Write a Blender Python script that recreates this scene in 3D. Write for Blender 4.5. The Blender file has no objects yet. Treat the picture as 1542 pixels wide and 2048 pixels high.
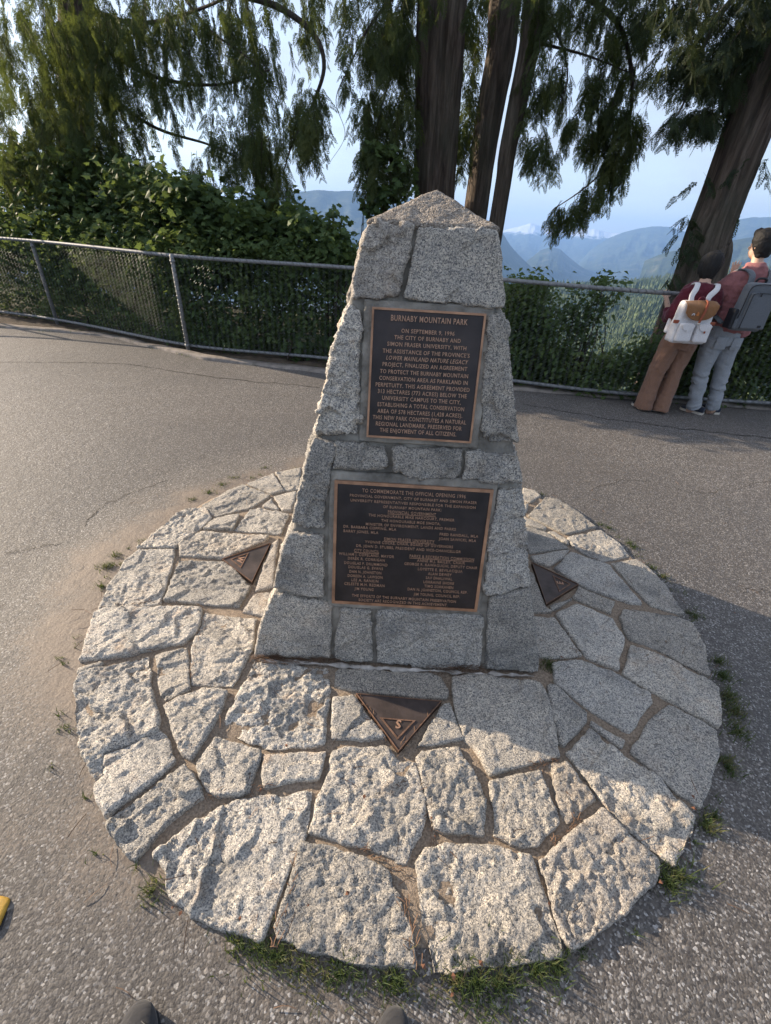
import bpy, bmesh, math, random
import numpy as np
from mathutils import Vector, Matrix
random.seed(7); RNG = np.random.default_rng(7)
SC = bpy.context.scene
COL = SC.collection
rad = math.radians

# ------------------------------------------------------------------ camera
FPX, PITCH, ROLL, CAMH = 890.0, rad(32.2), rad(3.5), 1.6
Fv = np.array([0, math.cos(PITCH), -math.sin(PITCH)]); R0 = np.array([1, 0, 0.]); U0 = np.cross(R0, Fv)
Rv = math.cos(ROLL)*R0 + math.sin(ROLL)*U0; Uv = -math.sin(ROLL)*R0 + math.cos(ROLL)*U0
cam_d = bpy.data.cameras.new('camera'); cam = bpy.data.objects.new('camera', cam_d); COL.objects.link(cam)
cam_d.sensor_fit = 'HORIZONTAL'; cam_d.sensor_width = 36.0; cam_d.lens = FPX/1542*36
cam_d.clip_start = 0.05; cam_d.clip_end = 80000
M = Matrix.Identity(4)
for i in range(3):
    M[i][0], M[i][1], M[i][2] = Rv[i], Uv[i], -Fv[i]
M[2][3] = CAMH
cam.matrix_world = M
SC.camera = cam
SC.view_settings.view_transform = 'Standard'; SC.view_settings.look = 'None'
SC.view_settings.gamma = 1.0; SC.view_settings.exposure = 1.55
SC.render.engine = 'CYCLES'
SC.cycles.max_bounces = 8; SC.cycles.diffuse_bounces = 3; SC.cycles.transmission_bounces = 4
SC.cycles.volume_bounces = 1; SC.cycles.transparent_max_bounces = 8
SC.cycles.sample_clamp_indirect = 4.0

# ------------------------------------------------------------------ sky and sun
SUN_AZ, SUN_EL = 67.0, 17.0        # degrees left of +Y, height
world = bpy.data.worlds.new('World'); SC.world = world; world.use_nodes = True
wn = world.node_tree; wn.nodes.clear()
def wnode(t, **k):
    n = wn.nodes.new(t)
    for a, v in k.items(): setattr(n, a, v)
    return n
wo = wnode('ShaderNodeOutputWorld'); wb = wnode('ShaderNodeBackground'); wb.inputs[1].default_value = 0.15
sky = wnode('ShaderNodeTexSky', sky_type='NISHITA', sun_disc=False, sun_elevation=rad(SUN_EL), sun_rotation=rad(-SUN_AZ))
sky.air_density = 1.0; sky.dust_density = 1.2; sky.ozone_density = 1.5; sky.altitude = 300
tc = wnode('ShaderNodeTexCoord'); mp = wnode('ShaderNodeMapping'); mp.inputs['Scale'].default_value = (1.0, 1.0, 5.0)
mp.inputs['Rotation'].default_value = (0.10, 0.12, 0.3)
nz = wnode('ShaderNodeTexNoise'); nz.inputs['Scale'].default_value = 2.3; nz.inputs['Detail'].default_value = 6; nz.inputs['Roughness'].default_value = 0.55
nz.inputs['Distortion'].default_value = 0.35
cr = wnode('ShaderNodeMapRange'); cr.inputs[1].default_value = 0.42; cr.inputs[2].default_value = 0.78; cr.inputs[3].default_value = 0.60; cr.inputs[4].default_value = 1.0
mx = wnode('ShaderNodeMix', data_type='RGBA')
mx.inputs[7].default_value = (1.74, 1.74, 1.84, 1)
L = wn.links.new
L(tc.outputs['Generated'], mp.inputs[0]); L(mp.outputs[0], nz.inputs['Vector']); L(nz.outputs[0], cr.inputs[0])
L(cr.outputs[0], mx.inputs[0]); L(sky.outputs[0], mx.inputs[6]); L(mx.outputs[2], wb.inputs[0]); L(wb.outputs[0], wo.inputs[0])

sd = bpy.data.lights.new('sun', 'SUN'); sd.energy = 4.6; sd.angle = rad(0.5); sd.color = (1.0, 0.83, 0.63)
sun = bpy.data.objects.new('sun', sd); COL.objects.link(sun)
S = Vector((-math.sin(rad(SUN_AZ))*math.cos(rad(SUN_EL)), math.cos(rad(SUN_AZ))*math.cos(rad(SUN_EL)), math.sin(rad(SUN_EL))))
sun.rotation_euler = S.to_track_quat('Z', 'Y').to_euler()

# ------------------------------------------------------------------ helpers: photo measurements -> world points
def ray(px, py):
    return Fv + (px-771)/FPX*Rv - (py-1024)/FPX*Uv
def at(px, py, Y):
    d = ray(px, py); t = Y/d[1]; return np.array([d[0]*t, Y, CAMH+d[2]*t])
def onz(px, py, z=0.0):
    d = ray(px, py); t = (z-CAMH)/d[2]; return np.array([d[0]*t, d[1]*t, z])
def fdist(px, py, D):
    d = ray(px, py); t = D/math.hypot(d[0], d[1]); return np.array([d[0]*t, d[1]*t, CAMH+d[2]*t])
TILT = 0.25                                    # batter of the monument's faces
Y0, Z0, MX, HB = 1.26, 0.05, 0.09, 0.605
SL = math.sqrt(1+TILT*TILT)
def face_uv(px, py):                           # -> (x, height up the slope) on the monument's front face
    d = ray(px, py); t = (Y0+TILT*(CAMH-Z0))/(d[1]-TILT*d[2]); P = d*t
    return (P[0], (P[2]+CAMH-Z0)*SL)
def face_xyz(u, v, w=0.0):                     # w = outwards
    z = Z0+v/SL
    return (u, Y0+TILT*v/SL-w/SL, z+w*TILT/SL)

# noise
def _h(ix, iy, iz, s):
    n = (ix.astype(np.int64)*374761393 + iy.astype(np.int64)*668265263 + iz.astype(np.int64)*2147483647 + s*974634777) & 0xffffffff
    n = ((n ^ (n >> 13))*1274126177) & 0xffffffff
    n = ((n ^ (n >> 16))*2246822519) & 0xffffffff
    return ((n ^ (n >> 15)) & 0xffffff)/float(0xffffff)
def vn(P, s=0):
    P = np.asarray(P, float); i = np.floor(P).astype(np.int64); f = P-i; f = f*f*(3-2*f); r = 0
    for a in (0, 1):
        for b in (0, 1):
            for c in (0, 1):
                w = (f[:, 0] if a else 1-f[:, 0])*(f[:, 1] if b else 1-f[:, 1])*(f[:, 2] if c else 1-f[:, 2])
                r = r + w*_h(i[:, 0]+a, i[:, 1]+b, i[:, 2]+c, s)
    return r*2-1
def fbm(P, s=0, o=4, g=0.5):
    r = 0; a = 1
    for k in range(o):
        r = r + a*vn(P*(2.03**k)+k*7.3, s+k); a *= g
    return r
def worley(P, s=0):
    i = np.floor(P).astype(np.int64); best = np.full(len(P), 9.0)
    for a in (-1, 0, 1):
        for b in (-1, 0, 1):
            for c in (-1, 0, 1):
                x, y, z = i[:, 0]+a, i[:, 1]+b, i[:, 2]+c
                d = (x+_h(x, y, z, s)-P[:, 0])**2+(y+_h(x, y, z, s+1)-P[:, 1])**2+(z+_h(x, y, z, s+2)-P[:, 2])**2
                best = np.minimum(best, d)
    return np.sqrt(best)

def facet(P, s, g, h):
    """piecewise planar relief: every Voronoi cell is a tilted cleavage plane"""
    i = np.floor(P).astype(np.int64); best = np.full(len(P), 9.0); out = np.zeros(len(P))
    for a in (-1, 0, 1):
        for b in (-1, 0, 1):
            for c in (-1, 0, 1):
                x, y, z = i[:, 0]+a, i[:, 1]+b, i[:, 2]+c
                dx, dy, dz = P[:, 0]-x-_h(x, y, z, s), P[:, 1]-y-_h(x, y, z, s+1), P[:, 2]-z-_h(x, y, z, s+2)
                d = dx*dx+dy*dy+dz*dz; v = h*(_h(x, y, z, s+3)-0.5)+g*((_h(x, y, z, s+4)-.5)*dx+(_h(x, y, z, s+5)-.5)*dy+(_h(x, y, z, s+6)-.5)*dz)
                m = d < best; out = np.where(m, v, out); best = np.minimum(best, d)
    return out
# objects
def tag(o, label=None, cat=None, group=None, kind=None):
    if label: o['label'] = label
    if cat: o['category'] = cat
    if group: o['group'] = group
    if kind: o['kind'] = kind
    return o
def thing(name, label, cat, loc=(0, 0, 0), group=None):
    o = bpy.data.objects.new(name, None); COL.objects.link(o); o.location = loc; o.empty_display_size = 0.1
    return tag(o, label, cat, group)
def link(name, me, mat=None, parent=None, origin=None, smooth=True):
    """me holds world coordinates; they are shifted to the origin of the parent thing"""
    o = bpy.data.objects.new(name, me); COL.objects.link(o)
    if mat is not None:
        me.materials.clear()
        for m in (mat if isinstance(mat, (list, tuple)) else [mat]): me.materials.append(m)
    off = Vector((0, 0, 0))
    if parent is not None:
        q = parent
        while q is not None: off += q.location; q = q.parent
        o.parent = parent
    elif origin is not None:
        off = Vector(origin); o.location = off
    me.transform(Matrix.Translation(-off))
    if smooth: me.shade_smooth()
    else: me.shade_flat()
    return o
def mesh_np(name, V, Fc):
    V = np.asarray(V, np.float32); Fc = np.asarray(Fc, np.int32); k = Fc.shape[1]
    me = bpy.data.meshes.new(name); me.vertices.add(len(V)); me.vertices.foreach_set('co', V.ravel())
    me.loops.add(Fc.size); me.loops.foreach_set('vertex_index', Fc.ravel())
    me.polygons.add(len(Fc)); me.polygons.foreach_set('loop_start', np.arange(0, Fc.size, k, dtype=np.int32))
    me.update(calc_edges=True); me.validate(); return me
def mesh_py(name, V, Fc):
    me = bpy.data.meshes.new(name); me.from_pydata([tuple(v) for v in V], [], [tuple(f) for f in Fc]); me.update(); return me
class MB:
    def __init__(s): s.v = []; s.f = []
    def add(s, V, Fc):
        b = len(s.v); s.v += [tuple(map(float, v)) for v in V]; s.f += [tuple(int(i)+b for i in f) for f in Fc]; return s
    def box(s, c, h, rz=0.0):
        c = np.array(c); ca, sa = math.cos(rz), math.sin(rz); V = []
        for x in (-1, 1):
            for y in (-1, 1):
                for z in (-1, 1):
                    dx, dy = x*h[0], y*h[1]; V.append(c+np.array([dx*ca-dy*sa, dx*sa+dy*ca, z*h[2]]))
        return s.add(V, [(0, 1, 3, 2), (4, 6, 7, 5), (0, 4, 5, 1), (2, 3, 7, 6), (0, 2, 6, 4), (1, 5, 7, 3)])
    def tube(s, pts, r, n=8, cap=True):
        V, Fc = loft(pts, [(q, q) for q in (r if hasattr(r, '__len__') else [r]*len(pts))], n, cap); return s.add(V, Fc)
    def mesh(s, name='m'): return mesh_py(name, s.v, s.f)
def loft(pts, rr, n=16, cap=True, side=None, sq=2.0):
    pts = np.asarray(pts, float); N = len(pts); V = []; Fc = []
    sd_ = np.array(side if side is not None else (1, 0, 0), float)
    for i in range(N):
        t = pts[min(i+1, N-1)]-pts[max(i-1, 0)]; t = t/(np.linalg.norm(t)+1e-9)
        a = sd_ - t*(sd_@t)
        if np.linalg.norm(a) < 0.15: a = np.array([0, 1, 0.])-t*t[1]
        a /= np.linalg.norm(a); b = np.cross(t, a)
        for k in range(n):
            an = 2*math.pi*k/n; c, s_ = math.cos(an), math.sin(an)
            c = math.copysign(abs(c)**(2/sq), c); s_ = math.copysign(abs(s_)**(2/sq), s_)
            V.append(pts[i]+a*c*rr[i][0]+b*s_*rr[i][1])
    for i in range(N-1):
        for k in range(n):
            k2 = (k+1) % n; Fc.append((i*n+k, i*n+k2, (i+1)*n+k2, (i+1)*n+k))
    if cap: Fc.append(tuple(range(n))[::-1]); Fc.append(tuple((N-1)*n+k for k in range(n)))
    return V, Fc
def spline(P, n):
    """Catmull-Rom through P (rows of any width), n samples per span"""
    P = np.asarray(P, float); Q = np.vstack([2*P[0]-P[1], P, 2*P[-1]-P[-2]]); out = []
    for i in range(1, len(Q)-2):
        for k in range(n):
            t = k/n; a, b, c, d = Q[i-1], Q[i], Q[i+1], Q[i+2]
            out.append(0.5*((2*b)+(-a+c)*t+(2*a-5*b+4*c-d)*t*t+(-a+3*b-3*c+d)*t**3))
    out.append(P[-1]); return np.array(out)
def evalmesh(me, mods):
    o = bpy.data.objects.new('tmp', me); COL.objects.link(o)
    for t, kw in mods:
        m = o.modifiers.new(t, t)
        for a, v in kw.items(): setattr(m, a, v)
    dg = bpy.context.evaluated_depsgraph_get(); dg.update()
    r = bpy.data.meshes.new_from_object(o.evaluated_get(dg)); bpy.data.objects.remove(o); bpy.data.meshes.remove(me); return r
def remesh(me, vox, smooth=2):
    return evalmesh(me, [('REMESH', dict(mode='VOXEL', voxel_size=vox, adaptivity=0.0)), ('SMOOTH', dict(factor=0.5, iterations=smooth))])
def getco(me):
    V = np.empty(len(me.vertices)*3, np.float32); me.vertices.foreach_get('co', V); return V.reshape(-1, 3).astype(float)
def getno(me):
    V = np.empty(len(me.vertices)*3, np.float32); me.vertex_normals.foreach_get('vector', V); return V.reshape(-1, 3).astype(float)
def setco(me, V): me.vertices.foreach_set('co', np.asarray(V, np.float32).ravel()); me.update()
def cut_below(me, fn):
    bm = bmesh.new(); bm.from_mesh(me); bmesh.ops.delete(bm, geom=[v for v in bm.verts if fn(v.co)], context='VERTS'); bm.to_mesh(me); bm.free()

# ------------------------------------------------------------------ materials
class NT:
    def __init__(s, name):
        s.m = bpy.data.materials.new(name); s.m.use_nodes = True; s.t = s.m.node_tree; s.t.nodes.clear()
        s.out = s.n('ShaderNodeOutputMaterial'); s.tc = s.n('ShaderNodeTexCoord')
    def n(s, t, **k):
        x = s.t.nodes.new(t)
        for a, v in k.items(): setattr(x, a, v)
        return x
    def l(s, a, b): s.t.links.new(a, b)
    def vec(s, scale=(1, 1, 1), src='Object'):
        m = s.n('ShaderNodeMapping'); m.inputs['Scale'].default_value = scale; s.l(s.tc.outputs[src], m.inputs[0]); return m.outputs[0]
    def noise(s, scale, detail=4, rough=0.55, vec=None, dist=0.0, out=0):
        x = s.n('ShaderNodeTexNoise'); x.inputs['Scale'].default_value = scale; x.inputs['Detail'].default_value = detail
        x.inputs['Roughness'].default_value = rough; x.inputs['Distortion'].default_value = dist
        s.l(vec if vec is not None else s.tc.outputs['Object'], x.inputs['Vector']); return x.outputs[out]
    def vor(s, scale, feature='F1', out='Distance', vec=None, rnd=1.0):
        x = s.n('ShaderNodeTexVoronoi', feature=feature); x.inputs['Scale'].default_value = scale; x.inputs['Randomness'].default_value = rnd
        s.l(vec if vec is not None else s.tc.outputs['Object'], x.inputs['Vector']); return x.outputs[out]
    def ramp(s, src, stops, interp='LINEAR'):
        x = s.n('ShaderNodeValToRGB'); e = x.color_ramp.elements; x.color_ramp.interpolation = interp
        while len(e) < len(stops): e.new(0.5)
        for q, (p, c) in zip(e, stops):
            q.position = p; q.color = (c[0], c[1], c[2], 1) if hasattr(c, '__len__') else (c, c, c, 1)
        s.l(src, x.inputs[0]); return x.outputs[0]
    def mix(s, fac, a, b, mode='MIX'):
        x = s.n('ShaderNodeMix', data_type='RGBA', blend_type=mode)
        for i, v in ((0, fac), (6, a), (7, b)):
            if isinstance(v, (int, float)): x.inputs[i].default_value = v if i == 0 else (v, v, v, 1)
            elif isinstance(v, tuple): x.inputs[i].default_value = (*v[:3], 1)
            else: s.l(v, x.inputs[i])
        return x.outputs[2]
    def math(s, op, a, b=0.0, c=0.0):
        x = s.n('ShaderNodeMath', operation=op)
        for i, v in enumerate((a, b, c)):
            if isinstance(v, (int, float)): x.inputs[i].default_value = v
            else: s.l(v, x.inputs[i])
        return x.outputs[0]
    def bump(s, h, strength=1.0, dist=0.01, prev=None):
        x = s.n('ShaderNodeBump'); x.inputs['Strength'].default_value = strength; x.inputs['Distance'].default_value = dist
        s.l(h, x.inputs['Height'])
        if prev is not None: s.l(prev, x.inputs['Normal'])
        return x.outputs[0]
    def prin(s, col, rough=0.8, bump=None, metal=0.0, spec=0.4, **k):
        p = s.n('ShaderNodeBsdfPrincipled')
        if isinstance(col, tuple): p.inputs['Base Color'].default_value = (*col[:3], 1)
        else: s.l(col, p.inputs['Base Color'])
        if isinstance(rough, (int, float)): p.inputs['Roughness'].default_value = rough
        else: s.l(rough, p.inputs['Roughness'])
        if isinstance(metal, (int, float)): p.inputs['Metallic'].default_value = metal
        else: s.l(metal, p.inputs['Metallic'])
        p.inputs['Specular IOR Level'].default_value = spec
        if bump is not None: s.l(bump, p.inputs['Normal'])
        s.l(p.outputs[0], s.out.inputs[0]); return p

def granite(name, tone=1.0, warm=0.0, stain=0.25):
    t = NT(name)
    oi = t.n('ShaderNodeObjectInfo')
    va = t.n('ShaderNodeVectorMath', operation='ADD'); t.l(t.tc.outputs['Object'], va.inputs[0])
    rs = t.n('ShaderNodeVectorMath', operation='SCALE'); rs.inputs[3].default_value = 13.0
    cmb = t.n('ShaderNodeCombineXYZ'); t.l(oi.outputs['Random'], cmb.inputs[0]); t.l(oi.outputs['Random'], cmb.inputs[1]); t.l(cmb.outputs[0], rs.inputs[0]); t.l(rs.outputs[0], va.inputs[1])
    v = va.outputs[0]
    g1 = t.vor(330, out='Color', vec=v); sep = t.n('ShaderNodeSeparateColor'); t.l(g1, sep.inputs[0])
    k = tone
    base = t.ramp(sep.outputs[0], [(0.0, (0.08*k, 0.085*k, 0.095*k)), (0.13, (0.125*k, 0.13*k, 0.14*k)), (0.22, (0.24*k, 0.24*k, 0.245*k)), (0.52, (0.36*k, 0.355*k, 0.345*k)), (0.75, (0.50*k, 0.485*k, 0.455*k)), (1.0, (0.66*k, 0.635*k, 0.60*k))])
    g2 = t.vor(190, out='Color', vec=v); s2 = t.n('ShaderNodeSeparateColor'); t.l(g2, s2.inputs[0])
    dk = t.ramp(s2.outputs[1], [(0.0, 0.0), (0.80, 0.0), (0.86, 1.0)])
    base = t.mix(t.math('MULTIPLY', dk, 0.38), base, (0.06*k, 0.065*k, 0.075*k))
    lt = t.ramp(s2.outputs[2], [(0.0, 0.0), (0.82, 0.0), (0.9, 1.0)])
    base = t.mix(t.math('MULTIPLY', lt, 0.45), base, (0.66*k, 0.64*k, 0.6*k))
    cl = t.noise(22, 5, 0.65, v)          # mineral clouds
    base = t.mix(t.ramp(cl, [(0.38, 0.55), (0.60, 0.0)]), base, t.mix(0.5, base, (0.13*k, 0.15*k, 0.19*k)))
    di = t.noise(5.5, 6, 0.7, v)          # weathering and lichen dark patches
    base = t.mix(t.math('MULTIPLY', t.ramp(di, [(0.50, 0.0), (0.64, 1.0)]), 0.72), base, t.mix(0.72, base, (0.075*k, 0.085*k, 0.10*k)))
    st = t.noise(9, 4, 0.6, v, out=0)
    rn = t.ramp(oi.outputs['Random'], [(0.35, 0.0), (0.95, 1.0)])
    stf = t.math('MULTIPLY', t.math('MULTIPLY', t.ramp(st, [(0.56, 0.0), (0.70, 1.0)]), rn), stain)
    base = t.mix(stf, base, (0.42, 0.27, 0.15), 'MIX')
    base = t.mix(1.0, base, (1.05, 1.0, 0.92), 'MULTIPLY')
    oi2 = t.n('ShaderNodeMath', operation='FRACT'); t.l(t.math('MULTIPLY', oi.outputs['Random'], 37.7), oi2.inputs[0])
    base = t.mix(t.math('MULTIPLY', oi2.outputs[0], 0.30), base, t.mix(1.0, base, (1.10, 0.98, 0.82), 'MULTIPLY'))
    br = t.math('ADD', 0.74, t.math('MULTIPLY', oi.outputs['Random'], 0.36))
    hs = t.n('ShaderNodeHueSaturation'); t.l(base, hs.inputs['Color']); t.l(br, hs.inputs['Value'])
    base = hs.outputs[0]
    if warm: base = t.mix(warm, base, (0.40, 0.30, 0.22), 'MIX')
    b1 = t.bump(t.noise(60, 8, 0.8, v), 0.9, 0.012)
    b2 = t.bump(t.vor(190, vec=v), 0.6, 0.003, b1)
    t.prin(base, 0.78, b2, spec=0.35); return t.m
def simple(name, col, rough=0.8, nscale=40, namp=0.15, bscale=None, bdist=0.002, metal=0.0, spec=0.4, detail=5):
    t = NT(name); n = t.noise(nscale, detail, 0.6)
    a = tuple(c*(1-namp) for c in col); b = tuple(c*(1+namp) for c in col)
    c = t.ramp(n, [(0.3, a), (0.7, b)])
    bp = t.bump(t.noise(bscale, 5, 0.65), 0.8, bdist) if bscale else None
    t.prin(c, rough, bp, metal, spec); return t.m
def fabric(name, col, rough=0.9, weave=900, fold=9, fd=0.012):
    t = NT(name); n = t.noise(120, 4, 0.6); w = t.noise(6, 3, 0.5)
    c = t.ramp(n, [(0.3, tuple(x*0.86 for x in col)), (0.7, tuple(x*1.12 for x in col))])
    b = t.bump(t.noise(fold, 3, 0.5, t.vec((1, 1, 2.2)), 0.6), 0.7, fd); b = t.bump(t.noise(weave, 1), 0.3, 0.0008, b)
    p = t.prin(c, rough, b, spec=0.2); p.inputs['Sheen Weight'].default_value = 0.15; return t.m
def leafm(name, cols, scale=3.0, trans=0.35, rough=0.5):
    t = NT(name); n = t.noise(scale, 4, 0.7); g = t.noise(60, 1)
    f = t.math('ADD', t.math('MULTIPLY', n, 0.6), t.math('MULTIPLY', g, 0.4))
    k = len(cols); c = t.ramp(f, [(0.32+0.36*i/(k-1), cols[i]) for i in range(k)])
    p = t.n('ShaderNodeBsdfPrincipled'); t.l(c, p.inputs['Base Color']); p.inputs['Roughness'].default_value = rough+0.12; p.inputs['Specular IOR Level'].default_value = 0.22
    tr = t.n('ShaderNodeBsdfTranslucent'); c2 = t.mix(0.45, c, (0.16, 0.20, 0.03)); t.l(c2, tr.inputs[0])
    ms = t.n('ShaderNodeMixShader'); ms.inputs[0].default_value = trans; t.l(p.outputs[0], ms.inputs[1]); t.l(tr.outputs[0], ms.inputs[2]); t.l(ms.outputs[0], t.out.inputs[0])
    return t.m
def bark(name, c1, c2, scale=1.0):
    t = NT(name); v = t.vec((14*scale, 14*scale, 1.6*scale)); n = t.noise(1.0, 7, 0.68, v, 0.5)
    c = t.ramp(n, [(0.30, tuple(x*0.35 for x in c1)), (0.46, c1), (0.62, c2), (0.78, tuple(x*1.35 for x in c2))])
    v2 = t.vec((1.5, 1.5, 0.8)); c = t.mix(t.ramp(t.noise(1, 4, 0.6, v2), [(0.45, 0.0), (0.7, 0.5)]), c, (0.075, 0.085, 0.06))
    b = t.bump(n, 1.0, 0.06); b = t.bump(t.noise(1, 5, 0.7, t.vec((60, 60, 9))), 0.7, 0.008, b)
    t.prin(c, 0.92, b, spec=0.2); return t.m

def asphalt():
    t = NT('asphalt_aggregate')
    v = t.vor(180, out='Color'); s = t.n('ShaderNodeSeparateColor'); t.l(v, s.inputs[0])
    c = t.ramp(s.outputs[0], [(0.0, (0.045, 0.040, 0.037)), (0.35, (0.078, 0.070, 0.064)), (0.68, (0.122, 0.110, 0.100)), (0.88, (0.20, 0.186, 0.172)), (0.95, (0.31, 0.30, 0.29)), (1.0, (0.50, 0.48, 0.46))])
    v2 = t.vor(70, out='Color'); s2 = t.n('ShaderNodeSeparateColor'); t.l(v2, s2.inputs[0]); d2 = t.vor(70)
    big = t.math('MULTIPLY', t.ramp(s2.outputs[1], [(0.80, 0.0), (0.86, 1.0)]), t.ramp(d2, [(0.28, 1.0), (0.42, 0.0)]))
    c = t.mix(t.math('MULTIPLY', big, 0.75), c, t.ramp(s2.outputs[2], [(0.0, (0.20, 0.19, 0.18)), (1.0, (0.42, 0.38, 0.34))]))
    fi = t.ramp(d2, [(0.0, 1.0), (0.6, 0.0)])
    w = t.noise(0.9, 6, 0.62); c = t.mix(t.ramp(w, [(0.35, 0.0), (0.7, 0.45)]), c, t.mix(0.6, c, (0.125, 0.102, 0.084)))
    w2 = t.noise(3.5, 5, 0.7); c = t.mix(t.ramp(w2, [(0.40, 0.16), (0.60, 0.0)]), c, (0.07, 0.063, 0.058))
    w3 = t.noise(0.35, 4, 0.55); c = t.mix(t.ramp(w3, [(0.44, 0.0), (0.50, 0.35)]), c, t.mix(0.75, c, (0.062, 0.060, 0.060)))
    # sandy dirt washed against the round stone base
    sx = t.n('ShaderNodeSeparateXYZ'); t.l(t.tc.outputs['Object'], sx.inputs[0])
    dx = t.math('SUBTRACT', sx.outputs[0], 0.09); dy = t.math('SUBTRACT', sx.outputs[1], 1.80)
    rr = t.math('SQRT', t.math('ADD', t.math('MULTIPLY', dx, dx), t.math('MULTIPLY', dy, dy)))
    nn = t.noise(2.2, 5, 0.6)
    edge = t.math('ADD', rr, t.math('MULTIPLY', t.math('SUBTRACT', nn, 0.5), 0.75))
    side = t.math('MULTIPLY', dx, 0.16)      # thicker on the left
    m = t.ramp(t.math('SUBTRACT', t.math('ADD', edge, side), 1.0), [(0.30, 1.0), (0.58, 0.0)])
    fine = t.noise(150, 3, 0.7); dirt = t.ramp(fine, [(0.3, (0.13, 0.10, 0.078)), (0.7, (0.25, 0.20, 0.155))])
    m2 = t.math('MULTIPLY', m, t.ramp(t.math('ADD', t.math('MULTIPLY', s.outputs[1], 0.5), t.math('MULTIPLY', m, 0.6)), [(0.35, 0.0), (0.6, 0.95)]))
    c = t.mix(m2, c, dirt)
    hgt = t.mix(m2, t.vor(180), t.math('MULTIPLY', fine, 0.6))
    b = t.bump(hgt, 0.45, -0.003)
    b = t.bump(t.noise(190, 5, 0.75), 0.7, 0.004, b)
    b = t.bump(d2, 0.22, -0.005, b)
    b = t.bump(t.noise(14, 4, 0.6), 0.5, 0.012, b)
    t.prin(c, 0.72, b, spec=0.45); return t.m

M_G1 = granite('granite_light', 1.25, 0.0, 0.35)
M_G2 = granite('granite_grey', 1.05, 0.0, 0.15)
M_G3 = granite('granite_rose', 1.12, 0.16, 0.3)
M_MORT = simple('mortar', (0.225, 0.208, 0.18), 0.95, 9, 0.6, 90, 0.008)
M_BED = simple('mortar_sandy', (0.25, 0.195, 0.145), 0.95, 130, 0.5, 190, 0.008)
M_CAP = None
def capm():
    t = NT('exposed_concrete'); v = t.vor(240, out='Color'); s = t.n('ShaderNodeSeparateColor'); t.l(v, s.inputs[0])
    c = t.ramp(s.outputs[0], [(0, (0.10, 0.085, 0.07)), (0.3, (0.22, 0.185, 0.15)), (0.7, (0.33, 0.28, 0.23)), (1, (0.50, 0.44, 0.37))])
    c = t.mix(t.ramp(t.noise(6, 5, 0.7), [(0.5, 0.0), (0.7, 0.5)]), c, (0.12, 0.105, 0.09))
    t.prin(c, 0.9, t.bump(t.vor(240), 0.9, -0.006)); return t.m
M_CAP = capm()
M_BRONZE_DK = simple('bronze_dark_patina', (0.028, 0.021, 0.020), 0.42, 9, 0.55, 300, 0.0006, 0.35, 0.5)
M_BRONZE_ED = simple('bronze_edge', (0.36, 0.20, 0.12), 0.48, 14, 0.4, 200, 0.0005, 0.55, 0.5)
M_TRI = simple('worn_brown_bronze', (0.060, 0.045, 0.040), 0.5, 12, 0.5, 200, 0.001, 0.25, 0.5)
M_RIM = simple('dull_bronze_rim', (0.17, 0.10, 0.068), 0.65, 40, 0.45, 120, 0.002, 0.2, 0.3)
M_BRONZE_TX = simple('bronze_letters', (0.40, 0.24, 0.16), 0.5, 90, 0.2, None, 0.001, 0.4, 0.5)
M_ASPH = asphalt()
M_SOIL = simple('soil_litter', (0.085, 0.062, 0.043), 1.0, 12, 0.5, 60, 0.03)
M_CURB = simple('old_concrete', (0.23, 0.20, 0.175), 0.95, 9, 0.35, 70, 0.01)
M_CRACK = simple('crack_dirt', (0.028, 0.024, 0.02), 1.0, 40, 0.4)
M_GALV = simple('weathered_galvanised', (0.20, 0.205, 0.21), 0.6, 30, 0.3, 120, 0.001, 0.3, 0.5)
M_WIRE = simple('fence_wire', (0.09, 0.10, 0.105), 0.5, 30, 0.2, None, 0.001, 0.5, 0.5)
M_BARK = bark('cedar_bark', (0.070, 0.052, 0.041), (0.145, 0.112, 0.088))
M_TWIG = bark('twig_bark', (0.05, 0.038, 0.03), (0.09, 0.07, 0.055), 2)
M_CEDAR = leafm('cedar_foliage', [(0.022, 0.038, 0.017), (0.055, 0.076, 0.027), (0.135, 0.145, 0.042)], 1.6, 0.42)
M_CEDAR2 = leafm('fir_foliage', [(0.011, 0.021, 0.012), (0.023, 0.038, 0.019), (0.048, 0.066, 0.027)], 1.6, 0.25)
M_MAPLE = leafm('maple_leaves', [(0.036, 0.064, 0.028), (0.070, 0.115, 0.042), (0.145, 0.190, 0.062)], 1.4, 0.42)
M_IVY = leafm('undergrowth_leaves', [(0.046, 0.082, 0.036), (0.090, 0.140, 0.050), (0.20, 0.24, 0.08)], 1.7, 0.42)
M_GRASS = leafm('grass_blades', [(0.026, 0.048, 0.018), (0.056, 0.084, 0.028), (0.19, 0.16, 0.08)], 9, 0.35)
M_STRAW = simple('dry_needles', (0.13, 0.075, 0.045), 0.9, 30, 0.5)
M_DRYLEAF = simple('orange_dead_leaf', (0.15, 0.065, 0.035), 0.8, 60, 0.4)
M_FOREST = leafm('far_forest', [(0.018, 0.036, 0.018), (0.050, 0.082, 0.028), (0.13, 0.155, 0.05)], 0.012, 0.1)
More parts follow.
